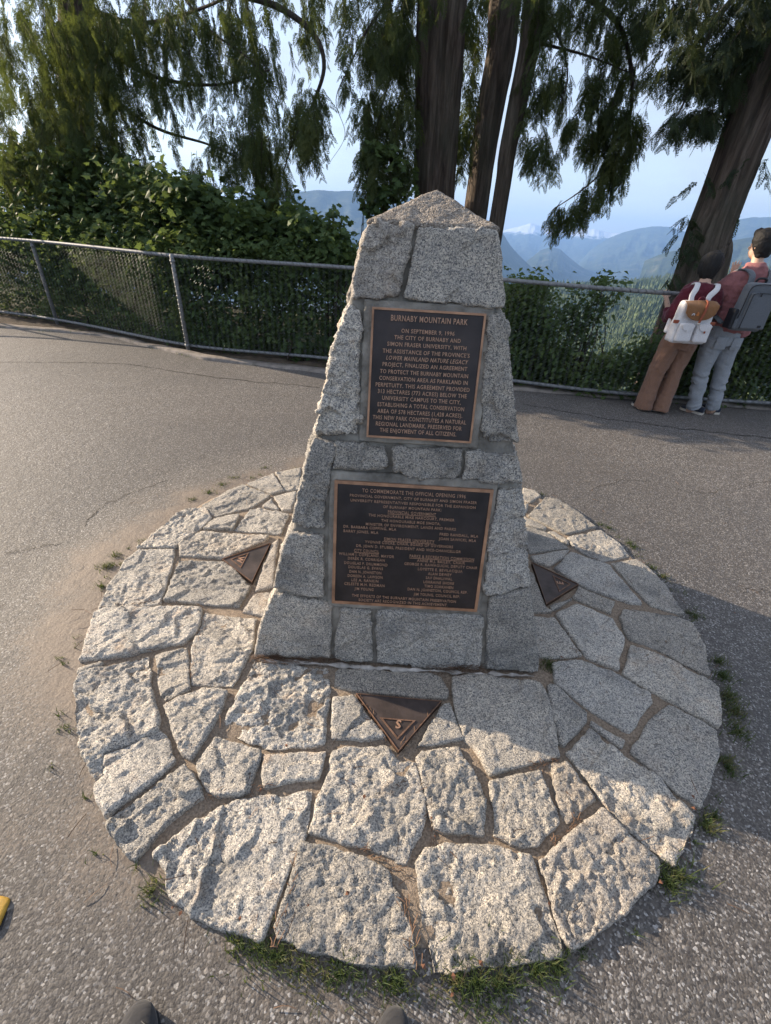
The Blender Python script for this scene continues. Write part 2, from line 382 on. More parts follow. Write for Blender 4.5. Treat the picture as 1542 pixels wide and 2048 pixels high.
def mountain_mat(name, snow=None):
    t = NT(name); n = t.noise(0.006, 8, 0.65)
    c = t.ramp(n, [(0.35, (0.022, 0.036, 0.026)), (0.55, (0.045, 0.062, 0.036)), (0.72, (0.11, 0.11, 0.085))])
    if snow is not None:
        sx = t.n('ShaderNodeSeparateXYZ'); t.l(t.tc.outputs['Object'], sx.inputs[0])
        a = t.math('ADD', sx.outputs[2], t.math('MULTIPLY', t.noise(0.006, 6, 0.7), snow[1]))
        f = t.n('ShaderNodeMapRange'); t.l(a, f.inputs[0]); f.inputs[1].default_value = snow[0]; f.inputs[2].default_value = snow[0]+50
        c = t.mix(f.outputs[0], c, (0.62, 0.66, 0.72))
    t.prin(c, 1.0, t.bump(n, 0.6, 60), spec=0.1); return t.m

# ------------------------------------------------------------------ the setting: ground, path, slope, water, mountains
CURB = [onz(*p, 0.02) for p in [(-500, 632), (-200, 640), (0, 652), (200, 668), (400, 715), (640, 742), (1030, 777), (1542, 817)]]
CURB = np.array([[p[0], p[1]] for p in CURB])
CURB = np.vstack([[CURB[0][0]-6, CURB[0][1]+2.6], CURB, [CURB[-1][0]+8, CURB[-1][1]-0.35]])
FEN = [onz(*p, 0.10) for p in [(-500, 592), (-200, 604), (0, 622), (130, 642), (387, 693), (640, 714)]] + [onz(*p, 0.10) for p in [(1030, 762), (1200, 783), (1542, 806)]]
FEN = np.array([[p[0], p[1]] for p in FEN])
FEN = np.vstack([[FEN[0][0]-5, FEN[0][1]+2.4], FEN, [FEN[-1][0]+4, FEN[-1][1]-0.1], [FEN[-1][0]+9, FEN[-1][1]-0.5]])
def fence_y(x): return np.interp(x, FEN[:, 0], FEN[:, 1])
def curb_y(x): return np.interp(x, CURB[:, 0], CURB[:, 1])
def ground_z(x, y):
    x = np.asarray(x, float); y = np.asarray(y, float)
    d = np.maximum(0, y-fence_y(x)-0.25); r = np.hypot(x, y); th = np.degrees(np.arctan2(x, y))
    near = np.where(x > 0.5, -0.5*d, -0.02*np.minimum(d, 4.5)-0.6*np.maximum(0, d-4.5))
    # forested spur beyond the drop, rising towards the right
    crest = np.interp(th, [-20, 12, 18, 24, 29, 34, 40, 60], [-330, -140, -118, -98, -62, -38, -40, -20])
    k = np.clip((r-250)/1500, 0, 1); spur = -125 + (crest+125)*k**1.1
    over = np.clip((r-1750)/1100, 0, 1); spur = spur + (-345-spur)*over**0.8
    wob = 14*np.clip((r-200)/600, 0, 1)*(1-over)*vn(np.stack([x/260, y/260, x*0], -1).reshape(-1, 3), 3).reshape(x.shape)
    low = np.where(d > 0, np.maximum(near, spur+wob), 0)
    side = np.clip((th-5)/8, 0, 1)*np.clip((90-th)/30, 0, 1)
    deep = np.maximum(near, -340.0)
    return np.where(d > 0, low*side+deep*(1-side), 0.0)-0.03
ang = np.concatenate([np.linspace(-180, -60, 40, endpoint=False), np.linspace(-60, 10, 90, endpoint=False), np.linspace(10, 60, 120, endpoint=False), np.linspace(60, 180, 40)])
rr_ = np.concatenate([[0.01], np.linspace(1, 14, 60), np.geomspace(14.6, 14500, 145)])
A, Rr = np.meshgrid(np.radians(ang), rr_); X = Rr*np.sin(A); Yg = Rr*np.cos(A); Z = ground_z(X, Yg)
n0, n1 = A.shape; idx = np.arange(n0*n1).reshape(n0, n1)
q = np.stack([idx[:-1, :-1], idx[:-1, 1:], idx[1:, 1:], idx[1:, :-1]], -1).reshape(-1, 4)
me = mesh_np('ground', np.stack([X, Yg, Z], -1).reshape(-1, 3), q)
t = NT('forest_floor'); c_ = t.ramp(t.noise(0.5, 6, 0.7), [(0.35, (0.045, 0.036, 0.026)), (0.6, (0.06, 0.065, 0.03)), (0.75, (0.05, 0.08, 0.03))]); t.prin(c_, 1.0, t.bump(t.noise(5, 5, 0.7), 0.8, 0.06), spec=0.1)
tag(link('ground', me, t.m), 'dark soil slope dropping away beyond the fence', kind='structure')
# water far below
W = []; wf = []
for i in range(49):
    a = rad(-70+140*i/48); W += [(2600*math.sin(a), 2600*math.cos(a), -338), (14000*math.sin(a), 14000*math.cos(a), -338)]
for i in range(48): wf.append((2*i, 2*i+2, 2*i+3, 2*i+1))
t = NT('inlet_water'); t.prin((0.10, 0.15, 0.19), 0.16, t.bump(t.noise(0.05, 4), 0.3, 2.0), spec=0.6)
tag(link('water', mesh_py('water', W, wf), t.m), 'pale sea inlet far below between the mountains', kind='structure')
# asphalt path: a sheet that ends at the kerb
def asph_z(x, y):
    r = math.hypot(x-0.088, y-1.80); k = min(1, max(0, (2.05-r)/0.58)); return 0.030*k*k*(3-2*k)
xs = np.unique(np.concatenate([np.linspace(-14, 13, 100), np.linspace(-2.2, 2.4, 93)])); NX = len(xs); V = []; Fc = []
for x in xs:
    ce = curb_y(x)
    for k, y in enumerate(np.concatenate([np.linspace(-6, -0.4, 8), np.linspace(-0.35, 4.1, 90), np.linspace(4.3, ce, 12)])): V.append((x, y, asph_z(x, y)))
for i in range(NX-1):
    for k in range(109): a = i*110+k; Fc.append((a, a+110, a+111, a+1))
tag(link('asphalt_path', mesh_py('asphalt_path', V, Fc), M_ASPH), 'worn grey brown asphalt path with pale aggregate', kind='structure')
# kerb edging
cx = np.arange(-13, 12.5, 0.06); pts = []
V = []; Fc = []
for i, x in enumerate(cx):
    y = curb_y(x); j = 0.012*vn(np.array([[x*4, 0, 0]]), 5)[0]; hz_ = 0.030+0.012*vn(np.array([[x*3, 5, 0]]), 6)[0]
    w = 0.11+0.025*vn(np.array([[x*2.2, 9, 0]]), 7)[0]
    V += [(x, y-0.02+j, -0.05), (x, y-0.012+j, hz_*0.8), (x, y+0.01+j, hz_), (x, y+w+j, hz_+0.004), (x, y+w+0.02, -0.05)]
for i in range(len(cx)-1):
    for k in range(4): a = i*5+k; Fc.append((a, a+5, a+6, a+1))
tag(link('kerb', mesh_py('kerb', V, Fc), M_CURB), 'low crumbling concrete kerb along the foot of the fence', kind='structure')
# soil strip between kerb and slope
V = []; Fc = []
for i, x in enumerate(cx):
    y0 = curb_y(x)+0.08; y1 = fence_y(x)+0.32
    for k in range(6):
        y = y0+(y1-y0)*k/5; V.append((x, y, 0.004+0.02*(1 if 0 < k < 5 else 0)*(1+vn(np.array([[x*5, y*5, 0]]), 8)[0])-(0.05 if k == 5 else 0)))
for i in range(len(cx)-1):
    for k in range(5): a = i*6+k; Fc.append((a, a+6, a+7, a+1))
tag(link('soil_strip', mesh_py('soil_strip', V, Fc), M_SOIL), 'strip of brown soil and litter under the fence', kind='structure')
# cracks in the asphalt
def crack(pxs, w, seed):
    P = spline(np.array([onz(*p, 0.0) for p in pxs]), 40); V = []; Fc = []
    for i, p in enumerate(P):
        d = P[min(i+1, len(P)-1)]-P[max(i-1, 0)]; n = np.array([-d[1], d[0], 0]); n /= np.linalg.norm(n)+1e-9
        off = 0.025*vn(np.array([[i*0.22, seed, 0]]), seed)[0]+0.008*vn(np.array([[i*0.9, seed, 0]]), seed+1)[0]; ww = w*(0.6+0.8*abs(vn(np.array([[i*0.5, 3, seed]]), seed)[0]))
        a = p+n*(off+ww); b = p+n*(off-ww); V += [(a[0], a[1], 0.004), (b[0], b[1], 0.004)]
    for i in range(len(P)-1): Fc.append((2*i, 2*i+1, 2*i+3, 2*i+2))
    return V, Fc
mb = MB()
for s_, (pl, w) in enumerate([([(1045, 808), (1180, 832), (1350, 856), (1542, 876)], 0.006), ([(0, 725), (240, 728), (450, 757), (640, 775)], 0.006), ([(1380, 1190), (1460, 1186), (1542, 1180)], 0.002), ([(-40, 1120), (60, 1100), (150, 1075), (210, 1010), (330, 960)], 0.0025), ([(1130, 1010), (1250, 960), (1400, 985), (1542, 960)], 0.002)]):
    mb.add(*crack(pl, w, 11+s_))
tag(link('asphalt_crack', mb.mesh(), M_CRACK, smooth=False), 'thin dark cracks running across the asphalt', kind='structure')

# mountains: real ridges kilometres away
def ridge(name, sky_, D, W, base, seed, mat, rough=1.0, back=0.7, label=None):
    P = np.array([fdist(px, py, D) for px, py in sky_]); th = np.arctan2(P[:, 0], P[:, 1]); n = 260
    T = np.linspace(th[0], th[-1], n); H = np.interp(T, th, P[:, 2])
    ends = np.clip(np.minimum(T-T[0], T[-1]-T)/(0.03), 0, 1)
    s = T*D/(W*0.35)
    q_ = np.stack([s*2.2, s*0, s*0+seed], -1); H = H+rough*(H-base)*0.035*fbm(q_, seed, 5, 0.6)
    m = 46; rows = []
    for j in range(m):
        u = j/(m-1); fr = u*(1+back)-back           # -back .. 1 ; 0 = crest, 1 = foot towards us
        dist = D-fr*W
        drop = np.abs(fr)**0.85 if fr >= 0 else (abs(fr)/back)**0.9
        qq = np.stack([s*3+0.6*fr, s*0+fr*3.5, s*0+seed*1.7], -1)
        sp = (1-np.abs(fbm(qq, seed+9, 5, 0.55)))
        z = H-(H-base)*drop + (H-base)*0.22*rough*(sp-0.75)*min(1, abs(fr)*4)*(1-abs(fr)*0.6)
        rows.append(np.stack([np.sin(T)*dist, np.cos(T)*dist, z], -1))
    V = np.array(rows).reshape(-1, 3); idx = np.arange(m*n).reshape(m, n)
    qd = np.stack([idx[:-1, :-1], idx[1:, :-1], idx[1:, 1:], idx[:-1, 1:]], -1).reshape(-1, 4)
    o = link(name, mesh_np(name, V, qd), mat); return tag(o, label, kind='structure')
MM = mountain_mat('mountain_forest'); 
ridge('mountain_ridge', [(-500, 520), (0, 430), (200, 415), (330, 408), (430, 400), (500, 388), (560, 383), (640, 377), (700, 379), (780, 388), (860, 405), (930, 430), (1000, 452), (1022, 490), (1050, 520), (1075, 545), (1100, 560)], 5200, 2600, -345, 3, MM, 0.6, label='broad blue forested mountain left of the monument')
ridge('mountain_ridge', [(1030, 545), (1055, 520), (1080, 500), (1102, 492), (1122, 497), (1140, 515), (1165, 535), (1200, 550), (1230, 556)], 6500, 1400, -345, 14, MM, 0.5, label='small rounded blue hill beside the inlet')
MS = mountain_mat('snowy_mountain', (430, 70))
_hs = [fdist(px, py, 12500)[2] for px, py in [(1060, 446), (1150, 459)]]
MS = mountain_mat('snowy_mountain', (_hs[1]-40, 240))
ridge('mountain_range', [(940, 470), (1000, 461), (1020, 456), (1040, 451), (1062, 445), (1075, 449), (1090, 455), (1112, 452), (1130, 456), (1150, 461), (1170, 456), (1190, 457), (1210, 462), (1232, 464), (1250, 468), (1300, 480)], 12500, 4000, -345, 21, MS, 0.55, label='far snow capped mountain range on the skyline')
ridge('mountain_ridge', [(1140, 545), (1180, 500), (1215, 476), (1245, 464), (1275, 455), (1305, 449), (1340, 450), (1372, 459), (1400, 462), (1460, 470), (1542, 480)], 9500, 3800, -345, 33, MM, 0.7, label='hazy blue mountain ridge behind the leaning trunk')
ridge('mountain_ridge', [(1340, 480), (1400, 458), (1440, 445), (1480, 433), (1510, 429), (1545, 432), (1620, 428), (1700, 440)], 8200, 3400, -345, 45, MM, 0.7, label='blue mountain at the right edge above the couple')
ridge('mountain_ridge', [(1290, 520), (1330, 503), (1390, 488), (1450, 478), (1542, 470), (1640, 462), (1720, 470)], 4200, 1700, -345, 57, MM, 0.5, label='nearer green forested ridge at the right')
# conifer forest on the spur
def cone_tree():
    V = []; Fc = []; 
    for L_ in range(4):
        z0 = 0.12+L_*0.2; r = 0.24*(1-L_*0.21); b = len(V); k = 6
        for i in range(k): a = 2*math.pi*i/k+L_; rj = r*(0.8+0.4*((i*7+L_*3) % 3)/2); V.append((rj*math.cos(a), rj*math.sin(a), z0-0.05*((i+L_) % 2)))
        V.append((0, 0, z0+0.34))
        for i in range(k): Fc.append((b+i, b+(i+1) % k, b+k))
    return np.array(V), np.array(Fc)
tv, tf = cone_tree(); N = 26000
th = np.radians(RNG.uniform(13, 44, N)); rN = np.exp(RNG.uniform(math.log(330), math.log(1950), N)); 
xx, yy = rN*np.sin(th), rN*np.cos(th); zz = ground_z(xx, yy)
hh = RNG.uniform(12, 26, N)*(0.8+0.4*vn(np.stack([xx/90, yy/90, xx*0], -1), 4)); an = RNG.uniform(0, 6.28, N); ww = hh*RNG.uniform(0.8, 1.25, N)
VV = np.empty((N, len(tv), 3)); VV[:, :, 0] = xx[:, None]+ww[:, None]*(tv[:, 0]*np.cos(an)[:, None]-tv[:, 1]*np.sin(an)[:, None])
VV[:, :, 1] = yy[:, None]+ww[:, None]*(tv[:, 0]*np.sin(an)[:, None]+tv[:, 1]*np.cos(an)[:, None]); VV[:, :, 2] = zz[:, None]+hh[:, None]*tv[:, 2]-1
FF = (tf[None]+(np.arange(N)*len(tv))[:, None, None]).reshape(-1, 3)
tag(link('conifer_forest', mesh_np('conifer_forest', VV.reshape(-1, 3), FF), M_FOREST, smooth=False), 'pale green conifer forest covering the hillside beyond the fence', 'forest', kind='stuff')

# ------------------------------------------------------------------ round flagstone base
CX, CY, CR = 0.088, 1.80, 1.462
TOPZ = 0.05
def crop(x0, y0, s, pts): return [(x0+a/s, y0+b/s) for a, b in pts]
Acr = lambda *p: crop(120, 900, 2.2029, p)
Bcr = lambda *p: crop(120, 1400, 2.2029, p)
Ccr = lambda *p: crop(780, 1400, 2.0236, p)
Dcr = lambda *p: crop(960, 900, 2.6495, p)
Scr = lambda *p: crop(640, 1320, 4.819, p)
full = lambda *p: list(p)
G, R_, P_ = 0, 1, 2      # light rough, grey, rosy
STONES = [
 (Acr((950,98),(1062,75),(1052,170),(990,178)),G,.8),(Acr((825,150),(940,103),(988,180),(930,192)),G,.7),
 (Acr((628,240),(720,190),(800,152),(925,198),(850,248),(690,290),(668,285)),G,.8),(Acr((892,245),(932,212),(966,262)),G,.6),
 (Acr((942,203),(1040,180),(1022,265),(980,265)),G,.6),(Acr((340,430),(440,340),(545,262),(640,252),(665,300),(625,340),(510,425)),G,1.2),
 (Acr((634,345),(680,302),(788,282),(765,350)),G,.8),(Acr((772,350),(835,260),(890,254),(1005,282),(970,372),(830,358)),G,.9),
 (Acr((527,418),(560,380),(625,360),(920,378),(895,402),(720,475),(530,465)),G,1.2),
 (Acr((172,698),(220,580),(285,485),(350,440),(500,438),(497,480),(445,675)),G,1.2),
 (Acr((464,658),(522,486),(725,494),(835,600),(788,690),(640,678)),G,1.2),
 (Acr((925,425),(965,385),(942,600),(860,618)),P_,.5),(Acr((805,710),(850,642),(925,624),(898,728)),P_,.6),
 (Acr((88,922),(150,715),(200,692),(622,694),(600,798),(540,848),(230,908)),G,1.2),
 (Acr((580,1030),(582,880),(640,718),(866,742),(848,860),(760,1036)),G,1.3),
 (Acr((76,985),(84,958),(182,930),(186,946)),G,.5),
 (full((148,1370),(160,1347),(298,1313),(303,1398),(316,1438),(313,1464),(256,1486),(208,1502),(206,1545),(188,1553),(160,1480),(149,1425)),G,1.9),
 (Acr((418,905),(558,870),(570,1050),(460,1098),(440,1050)),G,1.2),
 (full((327,1411),(397,1380),(455,1382),(430,1437),(398,1492),(383,1517),(366,1505),(345,1455)),G,1.2),
 (full((438,1462),(497,1349),(508,1319),(655,1336),(659,1381),(646,1485),(618,1493),(530,1495),(520,1488)),G,1.9),
 (Bcr((197,245),(300,212),(436,135),(468,155),(506,265),(398,358),(204,500),(172,440),(158,365),(192,330)),G,1.3),
 (Bcr((217,530),(542,293),(578,332),(624,430),(490,518),(335,700),(285,655)),G,1.6),
 (Bcr((604,280),(690,160),(866,222),(880,240),(828,398),(702,414),(652,398)),G,1.6),
 (Bcr((902,242),(1168,227),(1138,343),(1020,352),(907,380),(892,330)),G,1.1),
 (Bcr((418,675),(620,522),(780,442),(1110,398),(1098,520),(1038,680),(958,870),(880,1062),(760,1010),(600,945),(478,845),(480,750)),G,1.5),
 (full((549,1852),(579,1763),(602,1686),(665,1692),(724,1715),(776,1746),(798,1790),(825,1869),(833,1938),(760,1930),(680,1916),(600,1893),(555,1876)),G,1.4),
 (full((620,1661),(634,1604),(661,1540),(665,1503),(690,1494),(770,1492),(797,1520),(833,1528),(852,1600),(848,1640),(811,1723),(720,1688)),G,1.5),
 (Ccr((108,238),(132,208),(278,193),(298,240),(347,310),(382,390),(382,546),(260,532),(178,512),(150,400)),G,1.4),
 (Ccr((408,338),(618,283),(647,400),(686,495),(598,588),(530,588),(422,548)),G,1.4),
 (Ccr((653,268),(718,253),(826,400),(720,496),(693,450)),P_,1.2),
 (Ccr((608,650),(858,438),(898,482),(988,572),(1096,650),(1070,745),(920,885),(742,1003),(692,940),(652,800)),P_,1.9),
 (Ccr((108,655),(150,603),(230,583),(420,592),(568,628),(588,680),(648,850),(693,960),(696,1030),(500,1070),(182,1102),(132,900)),G,1.5),
 (Ccr((718,213),(812,125),(1090,324),(1156,402),(1230,470),(1222,535),(1150,665),(1080,618),(952,518),(832,368)),G,1.6),
 (Ccr((820,84),(946,160),(937,190),(816,104)),G,.5),
 (Ccr((978,208),(1060,74),(1130,20),(1160,32),(1325,122),(1330,200),(1297,330),(1262,436),(1160,368)),R_,.7),
 (full((906,1354),(960,1351),(1078,1366),(1096,1400),(1118,1513),(1050,1530),(982,1548),(960,1510),(930,1480),(910,1410)),R_,.8),
 (Scr((158,105),(210,76),(780,104),(1050,112),(1168,165),(1232,280),(1222,362),(900,348),(370,298),(155,248)),R_,.5),
 (Scr((138,362),(325,352),(555,650),(630,735),(400,756),(118,752)),G,1.2),
 (Scr((1180,430),(1248,425),(1380,748),(1100,812),(925,842)),G,1.0),
 (Dcr((232,200),(290,212),(322,240),(265,278),(225,262)),G,.6),(Dcr((225,288),(258,286),(245,325),(225,320)),G,.5),
 (Dcr((258,345),(350,248),(420,262),(540,342),(615,402),(540,423),(460,442),(390,412)),R_,.8),
 (Dcr((236,352),(350,408),(343,422),(236,392)),R_,.5),
 (Dcr((357,432),(400,434),(464,478),(468,498),(440,487)),R_,.5),(Dcr((240,402),(345,432),(466,518),(262,542),(240,500)),R_,.4),
 (Dcr((270,560),(472,528),(455,560),(365,612),(290,590)),R_,.5),
 (Dcr((468,460),(640,422),(738,490),(794,560),(640,588),(542,540),(490,500)),G,1.0),
 (Dcr((395,625),(482,542),(540,562),(688,612),(855,812),(800,812),(655,760),(500,698)),R_,.6),
 (Dcr((698,600),(830,578),(898,620),(988,720),(1080,862),(1040,858),(905,822),(862,780)),R_,.7),
 (Dcr((255,640),(285,655),(345,825),(386,850),(295,856),(262,850)),R_,.4),(Dcr((374,822),(476,785),(490,792),(382,846)),R_,.4),
 (Dcr((490,780),(525,722),(712,802),(692,862),(525,798)),R_,.5),
 (Dcr((402,870),(515,818),(698,892),(762,990),(733,1160),(562,1092),(482,980)),G,.6),
 (Dcr((745,885),(762,842),(1040,882),(1128,920),(1192,1040),(1218,1195),(1122,1147),(942,1056),(793,998)),R_,.8),
 (Dcr((763,1185),(803,1034),(930,1073),(1215,1225),(1260,1262),(1275,1400),(1270,1462),(1122,1386),(942,1287)),G,.8),
 (Dcr((262,882),(398,887),(540,1083),(372,1098),(300,1085)),R_,.4),
 (Dcr((384,1128),(540,1114),(735,1193),(898,1282),(912,1338),(790,1496),(562,1358),(402,1230)),G,.5),
 (Dcr((358,1242),(400,1244),(557,1390),(562,1430),(450,1560),(422,1548),(382,1400)),R_,.6),
]
base = thing('round_stone_base', 'round base of flat granite flagstones in sandy mortar beneath the obelisk', 'stone base', (CX, CY, 0))
RM = [M_G1, M_G2, M_G3]
def rock(poly3_lo, poly3_hi, vox, amp, seed, smooth=2, fine=1.0, flat=False):
    n = len(poly3_lo); V = list(poly3_lo)+list(poly3_hi)
    Fc = [tuple(range(n))[::-1], tuple(range(n, 2*n))]+[(i, (i+1) % n, n+(i+1) % n, n+i) for i in range(n)]
    me = mesh_py('rock', V, Fc)
    bm = bmesh.new(); bm.from_mesh(me); bmesh.ops.recalc_face_normals(bm, faces=bm.faces); bm.to_mesh(me); bm.free()
    me = remesh(me, vox, smooth); P = getco(me); N_ = getno(me)
    st = np.array([1, 1, 1])*1.0
    ca, sa = math.cos(seed*1.7), math.sin(seed*1.7); Q_ = np.stack([(P[:, 0]*ca-P[:, 1]*sa)*1.0, (P[:, 0]*sa+P[:, 1]*ca)*1.5, P[:, 2]*1.2], -1)
    Q_ = Q_+0.02*np.stack([vn(P*11+seed, 41), vn(P*11+seed, 42), vn(P*11+seed, 43)], -1)
    wp = np.stack([vn(P*26+seed, 51), vn(P*26+seed, 52), vn(P*26+seed, 53)], -1)
    pat = 0.8+0.4*np.clip(vn(P*4+seed, seed+3)*1.8, -1, 1); w2 = 1-np.abs(vn(Q_*3.1+seed*2, seed+8))
    d = amp*(0.0048*fbm(P*4.5+seed, seed, 3, 0.55) - 0.0030*(w2-0.5) + facet(Q_*8+seed+0.14*wp, seed+20, 0.015, 0.0042)
             + pat*facet(P*25+seed+0.25*wp, seed+30, 0.0075, 0.0032) + fine*pat*(0.0021*fbm(P*58, seed+2, 3, 0.85))) + amp*0.0004 + 0.0012
    D = N_*d[:, None]
    if flat: D[:, :2] *= 0.45
    setco(me, P+D); return me
def jag(poly, amp, seed, step=0.03):
    out = []; n = len(poly)
    for i in range(n):
        a = np.array(poly[i]); b = np.array(poly[(i+1) % n]); k = max(1, int(np.linalg.norm(b-a)/step))
        for j in range(k):
            p = a+(b-a)*j/k
            if j: 
                nn_ = np.array([-(b-a)[1], (b-a)[0]])/np.linalg.norm(b-a); p = p+nn_*amp*vn(np.array([[p[0]*22, p[1]*22, seed]]), seed)[0]
            out.append(tuple(p))
    return out
def flag(poly, mat, amp, seed):
    area = 0
    top = TOPZ+0.004*math.sin(seed*3.7)+0.002
    c = np.mean(np.array(poly), 0); poly = [tuple(np.array(p)+(np.array(p)-c)/np.linalg.norm(np.array(p)-c)*0.006) for p in poly]
    pl = jag(poly, 0.006, seed)
    lo = [(x, y, -0.02) for x, y in pl]; hi = [(c[0]+(x-c[0])*0.998, c[1]+(y-c[1])*0.998, top) for x, y in pl]
    me = rock(lo, hi, 0.0056 if amp > 0.9 else 0.0068 if amp > 0.6 else 0.008, amp, seed, flat=True)
    cut_below(me, lambda v: v.z < 0.0)
    P = getco(me); hi_ = P[:, 2] > 0.045          # tool-cut stones stay near the common level
    return link('flagstone', me, RM[mat], base)
for i, (px_, mt, amp) in enumerate(STONES):
    w = [tuple(onz(a, b, TOPZ)[:2]) for a, b in px_]
    flag(w, mt, amp, i+1)
# the stones behind the obelisk, unseen from the front
for i, (a0, a1, r0, r1) in enumerate([(62, 79, 0.98, 1.44), (80, 100, 1.0, 1.44), (101, 119, 0.98, 1.44), (60, 78, 0.66, 0.95), (79, 100, 0.64, 0.96), (101, 120, 0.68, 0.95)]):
    pl = [(CX+r0*math.cos(rad(a)), CY+r0*math.sin(rad(a))) for a in np.linspace(a0, a1, 4)]+[(CX+r1*math.cos(rad(a)), CY+r1*math.sin(rad(a))) for a in np.linspace(a1, a0, 5)]
    flag(pl, i % 2, 0.8, 90+i)
# mortar bed
V = []; Fc = []; rings = 70; seg = 180
for j in range(rings+1):
    for k in range(seg):
        a = 2*math.pi*k/seg; r = 1.452*j/rings+0.012*math.sin(a*9)*math.sin(a*4+1)*(j/rings); x, y = CX+r*math.cos(a), CY+r*math.sin(a)
        V.append((x, y, 0.0375))
V = np.array(V); V[:, 2] += 0.005*fbm(V*9, 3, 3)+0.0025*fbm(V*60, 5, 2); V[-seg:, 2] = -0.02; V[-2*seg:-seg, 2] -= 0.006
for j in range(rings):
    for k in range(seg): k2 = (k+1) % seg; Fc.append((j*seg+k, j*seg+k2, (j+1)*seg+k2, (j+1)*seg+k))
link('mortar_bed', mesh_np('mortar_bed', V, np.array(Fc)), M_BED, base)

# triangular compass plaques
def text_mesh(s, size=1.0, bold=0.0, ext=0.1, shear=0.0, space=1.0):
    cu = bpy.data.curves.new('t', 'FONT'); cu.body = s; cu.size = size; cu.align_x = 'CENTER'; cu.align_y = 'CENTER'
    cu.offset = bold; cu.extrude = ext; cu.shear = shear; cu.space_character = space; cu.resolution_u = 2
    o = bpy.data.objects.new('t', cu); COL.objects.link(o); dg = bpy.context.evaluated_depsgraph_get(); dg.update()
    me = bpy.data.meshes.new_from_object(o.evaluated_get(dg)); bpy.data.objects.remove(o); V = getco(me); F_ = [tuple(p.vertices) for p in me.polygons]; bpy.data.meshes.remove(me)
    return V, F_
def rot2(p, a, c=(CX, CY)):
    x, y = p[0]-c[0], p[1]-c[1]; return (c[0]+x*math.cos(a)-y*math.sin(a), c[1]+x*math.sin(a)+y*math.cos(a))
def prism(pl, z0, z1):
    n = len(pl); return [(x, y, z0) for x, y in pl]+[(x, y, z1) for x, y in pl], [tuple(range(n))[::-1], tuple(range(n, 2*n))]+[(i, (i+1) % n, n+(i+1) % n, n+i) for i in range(n)]
def ringpoly(pl, sc, z0, z1):
    c = np.mean(np.array(pl), 0); inn = [tuple(c+(np.array(p)-c)*sc) for p in pl]; V = []; n = len(pl)
    for z in (z0, z1): V += [(x, y, z) for x, y in pl]+[(x, y, z) for x, y in inn]
    Fc = []
    for i in range(n):
        j = (i+1) % n; Fc += [(i, j, 2*n+j, 2*n+i), (n+i, 3*n+i, 3*n+j, n+j), (2*n+i, 2*n+j, 3*n+j, 3*n+i)]
    return V, Fc
TRI = [onz(*p, 0.05)[:2] for p in [(712, 1389), (883, 1404), (797, 1505)]]
TRI = [np.array(p) for p in TRI]
TI = [onz(*p, 0.05)[:2] for p in [(760, 1437), (831, 1443), (795, 1481)]]
lab = {'S': 'triangular bronze plaque marked S in the flagstones in front', 'W': 'triangular bronze plaque marked W left of the obelisk', 'E': 'triangular bronze plaque marked E in the shade to the right'}
TRX = {'W': [onz(*p, 0.05)[:2] for p in [(447, 1117), (540, 1089), (503, 1168)]], 'E': [onz(*p, 0.05)[:2] for p in [(1064, 1124), (1152, 1172), (1096, 1211)]]}
for ch, a in (('S', 0), ('W', -math.pi/2), ('E', math.pi/2)):
    tri = [np.array(rot2(p, a)) for p in TRI]; ti = [np.array(rot2(p, a)) for p in TI]
    if ch in TRX:
        sh = np.mean(np.array(TRX[ch]), 0)-np.mean(np.array(tri), 0); tri = [p+sh for p in tri]; ti = [p+sh for p in ti]
    o = link('triangular_plaque', mesh_py('p', *prism([tuple(p) for p in tri], 0.02, 0.054)), M_TRI, base, smooth=False); o['label'] = lab[ch]
    link('rim', mesh_py('r', *ringpoly([tuple(p) for p in tri], 0.975, 0.03, 0.059)), M_RIM, o, smooth=False)
    mb = MB(); mb.add(*ringpoly([tuple(p) for p in ti], 0.84, 0.053, 0.0575)); link('raised_triangle', mb.mesh(), M_RIM, o, smooth=False)
    c = np.mean(np.array(ti), 0); tv_, tf_ = text_mesh(ch, 0.046, 0.0008, 0.0015, 0.15)
    V = [(c[0]+x*math.cos(a)-y*math.sin(a), c[1]+0.004+x*math.sin(a)+y*math.cos(a), 0.0555+z) for x, y, z in tv_]
    link('letter', mesh_py('l', V, tf_), M_BRONZE_TX, o, smooth=False)

# ------------------------------------------------------------------ the obelisk
mon = thing('stone_obelisk', 'tapered grey granite obelisk with two bronze plaques standing on the round base', 'monument', (MX, Y0+HB, Z0-0.02))
ZT = 1.62
def hw(z): return HB-TILT*(z-Z0)
